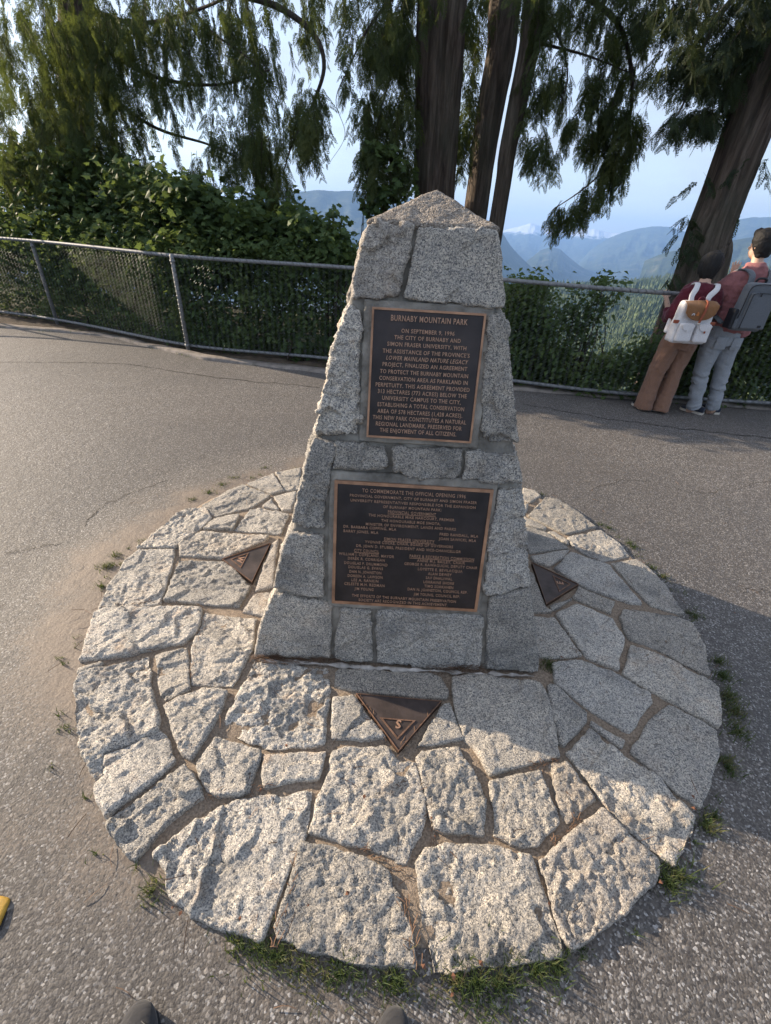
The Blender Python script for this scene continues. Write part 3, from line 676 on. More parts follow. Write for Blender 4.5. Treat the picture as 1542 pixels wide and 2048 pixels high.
# mortar core
ins = 0.016; V = []; Fc = []
for z in (0.0, ZT):
    w_ = hw(z)-ins; V += [(MX-w_, Y0+HB-w_, z), (MX+w_, Y0+HB-w_, z), (MX+w_, Y0+HB+w_, z), (MX-w_, Y0+HB+w_, z)]
me = mesh_py('core', V, [(0, 3, 2, 1), (4, 5, 6, 7), (0, 1, 5, 4), (1, 2, 6, 5), (2, 3, 7, 6), (3, 0, 4, 7)])
me = remesh(me, 0.012, 1); P = getco(me); N_ = getno(me); setco(me, P+N_*(0.005*fbm(P*12, 2, 4)+0.002*fbm(P*60, 5, 2))[:, None])
link('mortar_core', me, M_MORT, mon)
M1 = lambda *p: crop(500, 360, 2.57, p)
M2 = lambda *p: crop(500, 900, 2.57, p)
FR = [  # (front outline, depth, material, roughness)
 (M1((648,205),(845,232),(825,330),(800,420),(772,560),(765,600),(590,612),(527,602),(540,440),(575,320),(605,235)),.30,M_G3,1.4),
 (M1((862,235),(1275,252),(1300,400),(1312,655),(1230,655),(1100,640),(850,618),(788,604),(822,440)),.30,M_G1,1.0),
 (M1((522,650),(575,680),(582,760),(560,850),(570,1000),(558,1308),(430,1310),(335,1290),(352,1160),(380,1040),(415,890),(450,780),(500,650)),.28,M_G1,1.7),
 (M1((1228,697),(1312,692),(1342,800),(1352,1000),(1370,1200),(1378,1350),(1228,1358),(1208,1310),(1180,1290),(1190,1080),(1212,860)),.28,M_G1,1.7),
 (M1((325,1322),(438,1360),(418,1490))+M2((402,230),(382,412),(290,395),(215,368),(245,200),(290,20)),.28,M_G2,1.5),
 (full((673,886),(774,895),(772,940),(667,936)),.14,M_G2,1.2),
 (full((785,894),(924,902),(920,950),(905,958),(820,955),(794,938)),.14,M_G2,1.1),
 (full((933,904),(1040,906),(1042,964),(998,967),(926,958)),.26,M_G2,1.2),
 (M2((192,430),(383,442),(383,758),(300,745),(125,705),(158,540)),.28,M_G2,1.0),
 (M2((1278,203),(1402,193),(1428,480),(1442,698),(1212,748),(1204,700),(1232,450),(1262,300)),.28,M_G1,1.5),
 (M2((120,735),(385,785),(424,802),(412,1068),(20,1062),(58,900)),.32,M_G2,.9),
 (M2((472,812),(628,832),(628,1080),(437,1083),(443,960)),.14,M_G2,.8),
 (M2((652,818),(1180,852),(1198,872),(1188,1132),(834,1118),(822,1030),(812,1103),(652,1098)),.14,M_G2,1.0),
 (M2((1232,762),(1438,708),(1466,900),(1485,1138),(1212,1128),(1218,855)),.32,M_G2,.8),
]
yb = lambda z: Y0+TILT*(z-Z0)
blocks = []
for i, (px_, dep, mt, amp) in enumerate(FR):
    uv = jag([face_uv(a, b) for a, b in px_], 0.004, 200+i, 0.04)
    out = 0.006
    lo = []; hi = []
    for u, v in uv:
        x, y, z = face_xyz(u, v, 0.0); lo.append((x, y+dep, z)); hi.append((x, y-out, z))
    me = rock(lo, hi, 0.0070, amp*1.05, 200+i, 2)
    link('granite_block', me, mt, mon)
# generic courses for the three other faces, each block as a rock prism
def side_block(face, s0, s1, z0, z1, dep, seed, mt):
    w0, w1 = hw(z0), hw(z1); pr = []
    for (s, z, w_) in ((s0, z0, w0), (s1, z0, w0), (s1, z1, w1), (s0, z1, w1)):
        pr.append((s*w_, z, w_))
    lo = []; hi = []
    for s, z, w_ in pr:
        for lst, dd in ((lo, w_-dep), (hi, w_+0.006)):
            a, b = s, -dd
            if face == 'left': x, y = MX-dd, Y0+HB+s
            elif face == 'right': x, y = MX+dd, Y0+HB+s
            else: x, y = MX+s, Y0+HB+dd
            lst.append((x, y, z))
    me = rock(lo, hi, 0.014, 1.0, seed, 2)
    link('granite_block', me, mt, mon)
cs = [0.06, 0.36, 0.62, 0.87, 1.10, 1.36, 1.61]; sd_ = 300
for fi, face in enumerate(('left', 'right', 'back')):
    for c in range(len(cs)-1):
        z0, z1 = cs[c]+0.008, cs[c+1]-0.008; lo_s = -0.42 if face != 'back' else -0.99; n = 2 if c < 5 else 1
        br = [lo_s]+[lo_s+(0.99-lo_s)*(k+0.5*(c % 2)*0.5)/n for k in range(1, n)]+[0.99]
        if face == 'back' : br[0] = -0.99
        for k in range(len(br)-1):
            sd_ += 1; side_block(face, br[k]+0.02, br[k+1]-0.02, z0, z1, 0.12, sd_, RM[(sd_*7) % 2])
# cap: low exposed-aggregate pyramid
A_ = at(876, 381, Y0+HB); zc = 1.612; w_ = hw(zc)-0.004; V = []
for z, ww_ in ((zc-0.012, w_-0.02), (zc+0.004, w_), (zc+0.016, w_-0.004)):
    V += [(MX+0.005-ww_, Y0+HB-ww_, z), (MX+0.005+ww_, Y0+HB-ww_, z), (MX+0.005+ww_, Y0+HB+ww_, z), (MX+0.005-ww_, Y0+HB+ww_, z)]
V.append((MX+0.018, Y0+HB, A_[2]+0.004))
Fc = [(3, 2, 1, 0)]+[(j*4+k, j*4+(k+1) % 4, j*4+4+(k+1) % 4, j*4+4+k) for j in (0, 1) for k in range(4)]+[(8+k, 8+(k+1) % 4, 12) for k in range(4)]
me = remesh(mesh_py('cap', V, Fc), 0.006, 1); P = getco(me); N_ = getno(me); setco(me, P+N_*(0.003*fbm(P*18, 8, 3)+0.0012*fbm(P*120, 5, 2))[:, None])
link('cap', me, M_CAP, mon)

m = MB(); P_ = [onz(px_, py_, 0.052) for px_, py_ in [(515, 1318), (560, 1322), (620, 1326), (680, 1331), (740, 1335), (800, 1338), (860, 1341), (930, 1346), (1000, 1349), (1070, 1352)]]
m.tube(spline(np.array(P_), 8), 0.0085, 10); me = remesh(m.mesh(), 0.005, 1); P = getco(me); N_ = getno(me); setco(me, P+N_*(0.009*fbm(P*24, 4, 3)-0.002)[:, None])
link('mortar_bead', me, simple('pale_mortar', (0.33, 0.30, 0.27), 0.95, 16, 0.6, 90, 0.006), mon)
def to_face(V, w0=0.0): return [face_xyz(x, y, w0+z) for x, y, z in V]
def slab_uv(u0, v0, u1, v1, w0, w1):
    V = [(u0, v0, w0), (u1, v0, w0), (u1, v1, w0), (u0, v1, w0), (u0, v0, w1), (u1, v0, w1), (u1, v1, w1), (u0, v1, w1)]
    return [face_xyz(*p) for p in V], [(0, 3, 2, 1), (4, 5, 6, 7), (0, 1, 5, 4), (1, 2, 6, 5), (2, 3, 7, 6), (3, 0, 4, 7)]
def frame_uv(u0, v0, u1, v1, b, w0, w1):
    V = []; 
    for w in (w0, w1):
        for d in (0, b): V += [face_xyz(u0+d, v0+d, w), face_xyz(u1-d, v0+d, w), face_xyz(u1-d, v1-d, w), face_xyz(u0+d, v1-d, w)]
    Fc = []
    for i in range(4):
        j = (i+1) % 4; Fc += [(8+i, 8+j, 12+j, 12+i), (i, j, 8+j, 8+i), (4+i, 12+i, 12+j, 4+j)]
    return V, Fc
def plaque(corners, lines, label, bw, pad, bold=0.011):
    uv = [face_uv(*c) for c in corners]; u0 = (uv[0][0]+uv[3][0])/2; u1 = (uv[1][0]+uv[2][0])/2; v1 = (uv[0][1]+uv[1][1])/2; v0 = (uv[2][1]+uv[3][1])/2
    # rough mortar panel the plaque is set in
    me = mesh_py('panel', *slab_uv(u0-pad[0], v0-pad[1], u1+pad[2], v1+pad[3], -0.04, 0.0)); me = remesh(me, 0.008, 1); P = getco(me); N_ = getno(me)
    setco(me, P+N_*(0.0030*fbm(P*16, 12, 4)+0.0012*fbm(P*90, 5, 2))[:, None]); link('mortar_panel', me, M_MORT, mon)
    o = link('bronze_plaque', mesh_py('pl', *slab_uv(u0+0.001, v0+0.001, u1-0.001, v1-0.001, -0.004, 0.012)), M_BRONZE_DK, mon, smooth=False); o['label'] = label
    link('border', mesh_py('b', *frame_uv(u0, v0, u1, v1, bw, 0.002, 0.016)), M_BRONZE_ED, o, smooth=False)
    mb = MB()
    for (s, xl, yl, xr, yr, hpx, und, ital) in lines:
        a = np.array(face_uv(xl, yl)); b = np.array(face_uv(xr, yr)); c = (a+b)/2; wd = b[0]-a[0]
        h0 = face_uv((xl+xr)/2, (yl+yr)/2-hpx/2)[1]-face_uv((xl+xr)/2, (yl+yr)/2+hpx/2)[1]
        tv_, tf_ = text_mesh(s, 1.0, bold, 0.0, 0.25 if ital else 0.0, 1.12)
        tv_ = np.array(tv_); mn, mx_ = tv_.min(0), tv_.max(0)
        x = (tv_[:, 0]-(mn[0]+mx_[0])/2)/(mx_[0]-mn[0])*wd; y = (tv_[:, 1]-0.0)*h0/0.72
        mb.add(to_face([(c[0]+p, c[1]+q_, 0.0135) for p, q_ in zip(x, y)]), tf_)
        if und: mb.add(to_face([(c[0]-wd/2, c[1]-h0*0.72, 0.0132), (c[0]+wd/2, c[1]-h0*0.72, 0.0132), (c[0]+wd/2, c[1]-h0*0.60, 0.0132), (c[0]-wd/2, c[1]-h0*0.60, 0.0132)]), [(0, 1, 2, 3)])
    me = mb.mesh(); me = evalmesh(me, [('SOLIDIFY', dict(thickness=0.0025, offset=1.0))]); link('lettering', me, M_BRONZE_TX, o, smooth=False)
    return o
def K(x0, y0, s, rows, h): return [(r[0], x0+r[1]/s, y0+r[2]/s, x0+r[3]/s, y0+r[4]/s, (r[5] if len(r) > 5 else h)/s, 'u' in (r[6] if len(r) > 6 else ''), 'i' in (r[6] if len(r) > 6 else '')) for r in rows]
U1 = K(500, 360, 2.57, [("BURNABY MOUNTAIN PARK",725,710,1115,737,30),("ON SEPTEMBER 9, 1996",778,776,1048,795),("THE CITY OF BURNABY AND",742,809,1080,831),("SIMON FRASER UNIVERSITY, WITH",706,842,1108,869),
 ("THE ASSISTANCE OF THE PROVINCE'S",683,877,1125,907),("LOWER MAINLAND NATURE LEGACY",700,912,1118,941,22,'i'),("PROJECT, FINALIZED AN AGREEMENT",682,946,1113,974),("TO PROTECT THE BURNABY MOUNTAIN",669,981,1117,1011),
 ("CONSERVATION AREA AS PARKLAND IN",665,1016,1115,1045),("PERPETUITY. THIS AGREEMENT PROVIDED",647,1049,1125,1081),("313 HECTARES (773 ACRES) BELOW THE",658,1083,1110,1113),("UNIVERSITY CAMPUS TO THE CITY,",680,1117,1080,1145),
 ("ESTABLISHING A TOTAL CONSERVATION",657,1150,1097,1179),("AREA OF 578 HECTARES (1,428 ACRES).",656,1183,1088,1213),("THIS NEW PARK CONSTITUTES A NATURAL",632,1215,1107,1247),("REGIONAL LANDMARK, PRESERVED FOR",648,1248,1085,1278),("THE ENJOYMENT OF ALL CITIZENS.",668,1281,1057,1308)], 21)
U2 = K(640, 940, 4.167, [("TO COMMEMORATE THE OFFICIAL OPENING 1996",355,155,1208,222,31),("PROVINCIAL GOVERNMENT, CITY OF BURNABY AND SIMON FRASER",253,192,1300,275),("UNIVERSITY REPRESENTATIVES RESPONSIBLE FOR THE EXPANSION",258,235,1290,312),
 ("OF BURNABY MOUNTAIN PARK:",528,293,1008,330),("PROVINCIAL GOVERNMENT",567,336,963,367,25,'u'),("THE HONOURABLE MIKE HARCOURT, PREMIER",408,360,1115,415),("THE HONOURABLE MOE SIHOTA,",512,405,1000,445),("MINISTER OF ENVIRONMENT, LANDS AND PARKS",384,434,1127,490),
 ("DR. BARBARA COPPING, MLA",200,455,635,490),("BARRY JONES, MLA",200,493,487,516),("FRED RANDALL, MLA",995,522,1313,546),("JOAN SAWICKI, MLA",988,558,1295,583),("SIMON FRASER UNIVERSITY",535,560,950,592,25,'u'),
 ("YVONNE COCKE, CHAIR, BOARD OF GOVERNORS",378,581,1103,636),("DR. JOHN D. STUBBS, PRESIDENT AND VICE-CHANCELLOR",305,611,1168,679),("CITY COUNCIL",287,656,493,672,25,'u'),("WILLIAM J. COPELAND, MAYOR",162,680,617,716),
 ("DEREK R. CORRIGAN",236,720,540,744),("DOUGLAS P. DRUMMOND",206,756,562,784),("DOUGLAS G. EVANS",240,792,525,814),("DAN N. JOHNSTON",248,829,512,850),("DOREEN A. LAWSON",234,864,522,886),("LEE A. RANKIN",266,900,487,917),("CELESTE M.H. REDMAN",206,929,538,955),("JIM YOUNG",290,973,447,985),
 ("PARKS & RECREATION COMMISSION",746,700,1277,741,25,'u'),("ANNE M.J. BAILEY, CHAIR",808,738,1203,769),("GEORGE R. KAWAGUCHI, DEPUTY CHAIR",703,763,1305,809),("LOYETTE E. BEVILACQUA",815,808,1183,837),("ALAN DEWEY",898,850,1092,864),("SAV DHALIWAL",880,882,1098,899),
 ("LORRAINE SHORE",861,916,1112,936),("TIMO SOKKANEN",868,951,1106,970),("DAN N. JOHNSTON, COUNCIL REP.",730,972,1223,1013),("JIM YOUNG, COUNCIL REP.",780,1016,1160,1046),("THE EFFORTS OF THE BURNABY MOUNTAIN PRESERVATION",270,1022,1127,1091),("SOCIETY ARE RECOGNIZED IN THIS ACHIEVEMENT.",325,1058,1058,1121)], 22)
plaque([(745, 614), (971, 629), (941, 886), (733, 872)], U1, 'upper bronze plaque about the park agreement', 0.007, (0.028, 0.022, 0.030, 0.026))
plaque([(672, 957), (989, 980), (949, 1222), (663, 1200)], U2, 'lower bronze plaque listing the officials', 0.0115, (0.022, 0.030, 0.018, 0.034), 0.002)

# ------------------------------------------------------------------ chain link fence
def fence_pts(step, x0=-12, x1=9.5):
    P = np.array([(x, fence_y(x)) for x in np.arange(x0, x1, 0.02)]); k = np.ones(61)/61
    yy = np.convolve(np.pad(P[:, 1], 30, mode='edge'), k, 'valid'); P[:, 1] = yy
    s = np.r_[0, np.cumsum(np.hypot(*np.diff(P, axis=0).T))]; n = int(s[-1]/step); q = np.arange(n+1)*step
    return np.stack([np.interp(q, s, P[:, 0]), np.interp(q, s, P[:, 1])], 1), q
FH = 1.20
fence = thing('chain_link_fence', 'long grey chain link fence with pipe rails along the path edge', 'fence', (0, float(fence_y(0)), 0))
FP, FS = fence_pts(0.25)
sag = lambda s: 0.006*math.sin(s*1.1)
def rail(zc, r): 
    m = MB(); m.tube([(x, y, zc+sag(s)) for (x, y), s in zip(FP, FS)], r, 10); return m.mesh()
link('top_rail', rail(FH, 0.0225), M_GALV, fence)
link('bottom_rail', rail(0.10, 0.0205), M_GALV, fence)
# mesh woven of zigzag wires
pit = 0.072; WP, WS = fence_pts(pit/2); V = []; Fc = []; rw = 0.0012
zs = np.arange(0.085, FH+0.03, pit/2)
def wire(V, Fc, P, r):
    b = len(V)
    for p in P:
        V.append((p[0], p[1]-r, p[2]-r*0.6)); V.append((p[0]+r, p[1]+r*0.6, p[2])); V.append((p[0]-r, p[1]+r*0.6, p[2]+r*0.6))
    for i in range(len(P)-1):
        for k in range(3): a = b+i*3+k; c = b+i*3+(k+1) % 3; Fc.append((a, c, c+3, a+3))
for i in range(1, len(WP)-1):
    if not (-9.5 < WP[i][0] < 7.5) or i % 2: continue
    P = []
    for j, z in enumerate(zs):
        k = i + (1 if j % 2 else 0); x, y = WP[k]; P.append((x, y-0.022+0.002*(1 if j % 2 else -1), z))
    wire(V, Fc, P, rw)
    P = []
    for j, z in enumerate(zs):
        k = i + (0 if j % 2 else 1); k = min(k, len(WP)-1); x, y = WP[k]; P.append((x, y-0.022+0.002*(-1 if j % 2 else 1), z))
    wire(V, Fc, P, rw)
link('wire_mesh', mesh_np('wire_mesh', V, np.array(Fc)), M_WIRE, fence, smooth=False)
# ties wound round the rails
V = []; Fc = []
def coil(zc, R, step):
    Pp, Ss = fence_pts(step/10, -8, 7)
    P = []
    for i, (p, s) in enumerate(zip(Pp, Ss)):
        a = 2*math.pi*s/step; P.append((p[0], p[1]+R*math.cos(a), zc+sag(s)+R*math.sin(a)))
    wire(V, Fc, P, 0.0028)
coil(FH, 0.0255, 0.085); coil(0.10, 0.0235, 0.10)
link('tie_wire', mesh_np('tie_wire', V, np.array(Fc)), M_WIRE, fence, smooth=False)
pb = [onz(387, 697, 0.02), onz(130, 646, 0.02)]
pxs = [pb[1][0]-5.6, pb[1][0]-2.8, pb[1][0], pb[0][0], onz(1392, 797, 0.02)[0]-3.1, onz(1392, 797, 0.02)[0], onz(1392, 797, 0.02)[0]+2.9]
for k, x in enumerate(pxs):
    y = float(fence_y(x))+0.0; m = MB(); m.tube([(x, y, -0.2), (x, y, FH-0.01), (x, y, FH+0.015)], [0.027, 0.027, 0.02], 12)
    m.tube([(x, y, FH-0.075), (x, y, FH-0.05)], 0.033, 12); m.tube([(x, y, 0.085), (x, y, 0.12)], 0.034, 12)
    po = link('post', m.mesh(), M_GALV, fence)
    V = []; Fc = []; P = []
    for i in range(200): a = i*0.63; P.append((x+0.031*math.cos(a), y+0.031*math.sin(a), 0.12+i*0.0053))
    wire(V, Fc, P, 0.0022); link('tie_wire', mesh_np('tw', V, np.array(Fc)), M_WIRE, po, smooth=False)

# ------------------------------------------------------------------ trees
def trunk_mesh(path, n=48, seed=1, lobes=3, fur=1.0, step=8, cleft=0.0):
    """path rows: x y z r"""
    S_ = spline(path, step); V, Fc = loft(S_[:, :3], [(q_, q_) for q_ in S_[:, 3]], n, True)
    V = np.array(V); ring = np.repeat(np.arange(len(S_)), n); k = np.tile(np.arange(n), len(S_)); c = S_[ring, :3]; an = 2*np.pi*k/n
    d = V-c; q_ = np.stack([np.cos(an)*2.6, np.sin(an)*2.6, V[:, 2]*0.55+seed], -1)
    f1 = 0.07*fbm(q_, seed, 3); fu = 1-np.abs(vn(np.stack([np.cos(an)*8, np.sin(an)*8, V[:, 2]*1.5+seed], -1), seed+3))
    f2 = 0.085*(fu-0.6)*fur; lb = 0.07*np.cos(an*lobes+seed+0.25*V[:, 2]); fine = 0.02*fbm(np.stack([np.cos(an)*16, np.sin(an)*16, V[:, 2]*3], -1), seed+7, 2)
    cl = -cleft*np.exp(-((an-4.85-0.05*np.sin(V[:, 2]*1.3))/0.17)**2)*np.clip(0.55+0.25*(V[:, 2]-2), 0.2, 1)
    V = c+d*(1+f1+f2+lb+fine+cl)[:, None]
    return mesh_py('trunk', V, Fc)
def frond_template(L_=0.22, nb=9, seed=0):
    r = np.random.default_rng(seed); Q = []
    def leaf(a, b, w):
        a = np.array(a); b = np.array(b); d = b-a; n = np.array([-d[1], d[0], 0]); n = n/(np.linalg.norm(n)+1e-9)*w; m = a+d*0.45; m[2] += w*0.5
        Q.append([a, m+n, b, m-n])
    leaf((0, 0, 0), (L_, 0, -0.02), 0.0045)
    for i in range(nb):
        t_ = 0.08+0.88*i/(nb-1)
        for s_ in (-1, 1):
            l = L_*0.46*(1-t_*0.75)*r.uniform(0.8, 1.15); a = rad(r.uniform(34, 50)); x0 = L_*(t_+r.uniform(-.02, .02))
            p = np.array([x0, 0, -0.02*t_]); e = p+np.array([l*math.cos(a), s_*l*math.sin(a), -0.012*r.uniform(0, 1)-l*0.12]); leaf(p, e, 0.0068)
            mid = p+(e-p)*0.5
            for s2 in (-1, 1):
                a2 = s_*a+s2*rad(34); leaf(mid, mid+np.array([math.cos(a2), math.sin(a2), -0.1])*l*0.36, 0.0055)
    return np.array(Q).reshape(-1, 3)
FR_T = [frond_template(0.20, 8, 1), frond_template(0.26, 9, 2), frond_template(0.16, 7, 3)]
def bake(tpls, P, axis, up, sc, rng, k=4):
    """copies of quad templates: x axis -> axis, z axis -> up"""
    ax = axis/np.linalg.norm(axis, axis=1)[:, None]; sy = np.cross(up, ax); sy /= np.linalg.norm(sy, axis=1)[:, None]+1e-9; uz = np.cross(ax, sy)
    which = rng.integers(0, len(tpls), len(P)); out = []
    for w in range(len(tpls)):
        m = which == w; T = tpls[w]
        if not m.any(): continue
        V = P[m][:, None, :]+sc[m][:, None, None]*(T[None, :, 0:1]*ax[m][:, None]+T[None, :, 1:2]*sy[m][:, None]+T[None, :, 2:3]*uz[m][:, None]); out.append(V.reshape(-1, 3))
    V = np.vstack(out); return V, np.arange(len(V)).reshape(-1, k)
def inpoly(p, poly):
    x, y = p; c = False; j = len(poly)-1
    for i in range(len(poly)):
        if (poly[i][1] > y) != (poly[j][1] > y) and x < (poly[j][0]-poly[i][0])*(y-poly[i][1])/(poly[j][1]-poly[i][1])+poly[i][0]: c = not c
        j = i
    return c
def sample_poly(poly, n, rng):
    a = np.array(poly); lo, hi = a.min(0), a.max(0); out = []
    while len(out) < n:
        p = rng.uniform(lo, hi)
        if inpoly(p, poly): out.append(p)
    return out
def sprays(points, rng, droop=0.75, length=(0.25, 0.6), nf=8, spread=0.4, fs=0.86, twig=None):
    """each point starts a thin hanging twig that carries fronds on both sides"""
    P = []; AX = []; UP = []; SCL = []
    for p in points:
        l = rng.uniform(*length); az = rng.uniform(0, 2*math.pi); out = rng.uniform(0.1, spread); d0 = np.array([math.cos(az)*out, math.sin(az)*out, -droop*rng.uniform(0.4, 1.2)]); d0 /= np.linalg.norm(d0)
        q_ = np.array(p, float); n_ = max(3, int(nf*l/0.5)); pts = [q_.copy()]; ang = rng.uniform(0, 6.28)
        for i in range(n_):
            q_ = q_+d0*l/n_; d0 = d0+np.array([0, 0, -0.12]); d0 /= np.linalg.norm(d0); pts.append(q_.copy())
            for s_ in (-1, 1):
                a = ang+(0 if s_ > 0 else math.pi)+rng.uniform(-.5, .5); ax = d0*0.75+np.array([math.cos(a), math.sin(a), 0])*rng.uniform(0.35, 0.9)+np.array([0, 0, -0.15]); P.append(q_.copy()); AX.append(ax)
                UP.append(np.array([math.cos(a+1.57)*0.5+rng.uniform(-.3, .3), math.sin(a+1.57)*0.5, 0.8])); SCL.append(rng.uniform(0.65, 1.15)*fs*(1-0.35*i/n_))
        if twig is not None: twig.append(pts)
    return np.array(P), np.array(AX), np.array(UP), np.array(SCL)
def crown(name_parent, pts, rng, mat, limbs=(), **kw):
    tw = []; P, AX, UP, SCL = sprays(pts, rng, twig=tw, **kw); V, Fc = bake(FR_T, P, AX, UP, SCL, rng)
    link('crown', mesh_np('crown', V, Fc), mat, name_parent, smooth=False)
    V = []; Fc = []
    for t_ in tw[::2]: wire(V, Fc, t_, 0.003)
    m = MB(); m.v = V; m.f = Fc
    for lb in limbs: m.tube(spline(np.array(lb)[:, :3], 8), list(spline(np.array(lb), 8)[:, 3]), 7)
    link('branches', m.mesh(), M_TWIG, name_parent)
def px_trunk(rows, Y, z0=-1.5, top=9.0):
    """rows: px py width_px (from the photo) at depth Y -> world path, continued down to z0 and up to top"""
    P = []
    for px, py, w in rows:
        p = at(px, py, Y); dep = float((p-np.array([0, 0, CAMH]))@Fv); P.append((p[0], p[1], p[2], w*dep/FPX/2))
    P.sort(key=lambda r: r[2]); P = np.array(P)
    lo, hi = P[0], P[-1]; d = (P[-1]-P[0])/(P[-1][2]-P[0][2]); dlo = lo-d*(lo[2]-z0); dlo[3] = lo[3]*1.25
    out = [dlo]+list(P); z = hi[2]
    while z < top: z += 1.2; q_ = hi+d*(z-hi[2]); q_[3] = max(0.05, hi[3]*(1-(z-hi[2])/(top+4-hi[2]))); out.append(q_)
    return np.array(out)
rg = np.random.default_rng(5)
def ppts(poly, n, ylo, yhi, rng, clump=0.0, cs=3.0, thr=-0.15):
    out = []
    while len(out) < n:
        for p in sample_poly(poly, n, rng):
            w = at(p[0], p[1], rng.uniform(ylo, yhi))
            if clump and vn(np.array([[p[0]/60*cs/3, p[1]/90*cs/3, 3.3]]), 31)[0] < thr+rng.normal()*clump*0.25: continue
            out.append(w)
            if len(out) >= n: break
    return out
def limb(pxs, Y, r0, r1):
    out = []
    for i, p in enumerate(pxs):
        yy = Y if not hasattr(Y, '__len__') else Y[0]+(Y[1]-Y[0])*i/(len(pxs)-1); out.append((*at(p[0], p[1], yy), r0+(r1-r0)*i/(len(pxs)-1)))
    return out

# 1 twin-stemmed cedar right behind the obelisk
t1 = px_trunk([(884, 0, 104), (878, 130, 99), (874, 250, 91), (869, 380, 83)], 8.5)
tr1 = thing('cedar_tree', 'thickest cedar trunk straight behind the obelisk, bark grooved down the middle', 'tree', (t1[0][0], t1[0][1], -1.5), 'cedars behind the fence')
link('trunk', trunk_mesh(t1, 72, 2, 2, 1.0, 8, 0.34), M_BARK, tr1)
hangL = [(672, 0), (832, 0), (832, 300), (826, 335), (790, 350), (748, 372), (722, 330), (716, 250), (733, 190), (702, 200), (668, 185), (684, 120)]
pts = ppts(hangL, 230, 7.6, 9.0, rg, 1.0, 4, -0.25)+ppts([(905, 0), (965, 0), (945, 240), (925, 290), (912, 330)], 45, 8.7, 9.6, rg)+ppts([(690, -120), (960, -120), (960, 5), (690, 5)], 75, 7.6, 9.2, rg)
crown(tr1, pts, rg, M_CEDAR, [limb([(850, -60), (790, -10), (735, 60), (700, 130)], (8.5, 8.0), .035, .008), limb([(850, 60), (800, 110), (770, 190), (752, 260)], (8.5, 8.1), .02, .006), limb([(700, 130), (672, 200), (690, 270), (660, 325)], 7.9, .006, .002)], length=(0.2, 0.5), spread=0.35)
# 2 darker cedar, second stem
t2 = px_trunk([(1009, 0, 60), (1001, 100, 55), (983, 200, 52), (965, 311, 49), (952, 420, 45)], 8.8)
tr2 = thing('cedar_tree', 'dark reddish cedar trunk, middle one of the three behind the obelisk', 'tree', (t2[0][0], t2[0][1], -1.5), 'cedars behind the fence')
link('trunk', trunk_mesh(t2, 44, 5, 3, 0.8), M_BARK, tr2)
crown(tr2, ppts([(940, -100), (1060, -100), (1045, 20), (940, 20)], 34, 8.4, 9.6, rg)+ppts([(920, 225), (955, 215), (950, 320), (915, 330)], 22, 8.3, 8.9, rg), rg, M_CEDAR, [], length=(0.2, 0.4))
# 3 slimmest cedar
t3 = px_trunk([(1072, 0, 46), (1058, 100, 41), (1037, 200, 38), (1014, 311, 34), (996, 430, 31)], 8.1)
tr3 = thing('cedar_tree', 'slimmest cedar trunk, right one of the three behind the obelisk, with hanging boughs', 'tree', (t3[0][0], t3[0][1], -1.5), 'cedars behind the fence')
link('trunk', trunk_mesh(t3, 40, 8, 2, 0.8), M_BARK, tr3)
A1 = [(1075, 0), (1330, 0), (1325, 120), (1300, 190), (1240, 215), (1180, 190), (1150, 240), (1120, 300), (1075, 320), (1048, 280), (1060, 130)]
A2 = [(1180, 190), (1300, 200), (1285, 260), (1255, 310), (1225, 300), (1180, 290), (1150, 270)]
A3 = [(1225, 290), (1268, 300), (1262, 340), (1215, 375), (1165, 405), (1125, 440), (1085, 428), (1110, 405), (1160, 370), (1200, 330)]
pts = ppts(A1, 215, 7.4, 8.6, rg, 0.8, 5, -0.15)+ppts(A2, 85, 7.3, 8.0, rg, 1.0, 5, -0.25)+ppts(A3, 62, 7.3, 7.8, rg)+ppts([(1040, -120), (1340, -120), (1340, 5), (1040, 5)], 105, 7.4, 8.8, rg)
crown(tr3, pts, rg, M_CEDAR, [limb([(1075, -60), (1150, -20), (1230, 40), (1260, 120), (1262, 220), (1235, 310), (1170, 375), (1105, 420)], (8.1, 7.5), .04, .005), limb([(1060, 20), (1110, 60), (1135, 150), (1110, 240)], (8.1, 7.8), .02, .005), limb([(1050, 80), (1170, 110), (1270, 150)], (8.1, 7.7), .02, .005)], length=(0.16, 0.42), spread=0.4)
# 4 leaning cedar by the couple
t4 = px_trunk([(1597, 0, 100), (1535, 160, 90), (1491, 270, 84), (1443, 400, 78), (1410, 490, 80), (1396, 560, 88)], 6.75, -0.9, 8.5)
tr4 = thing('leaning_cedar', 'big leaning cedar trunk behind the couple, sun streaks on its bark', 'tree', (t4[0][0], t4[0][1], -0.9))
link('trunk', trunk_mesh(t4, 64, 12, 2, 1.1), M_BARK, tr4)
B1 = [(1330, 0), (1542, 0), (1542, 60), (1500, 110), (1478, 190), (1420, 225), (1385, 258), (1340, 255), (1352, 225), (1395, 195), (1380, 150), (1330, 120)]
pts = ppts(B1, 240, 6.2, 7.6, rg, 0.8, 5, -0.35)+ppts([(1300, -140), (1700, -140), (1700, 5), (1300, 5)], 170, 6.0, 8.0, rg)+ppts([(1545, 0), (1700, 0), (1700, 140), (1560, 120)], 60, 6.2, 7.5, rg)
for (x, y) in [(1385, 425), (1372, 455), (1368, 480), (1350, 540), (1520, 300), (1480, 415), (1440, 240), (1405, 345)]: pts += [at(x+rg.normal()*4, y+rg.normal()*5, 6.55) for _ in range(2)]
crown(tr4, pts, rg, M_CEDAR2, [limb([(1500, -40), (1440, 30), (1400, 110), (1370, 200), (1345, 245)], (6.7, 6.4), .035, .005), limb([(1510, 40), (1480, 110), (1440, 190), (1390, 240)], (6.7, 6.5), .02, .005)], length=(0.12, 0.34), spread=0.7, droop=0.45, fs=0.85)
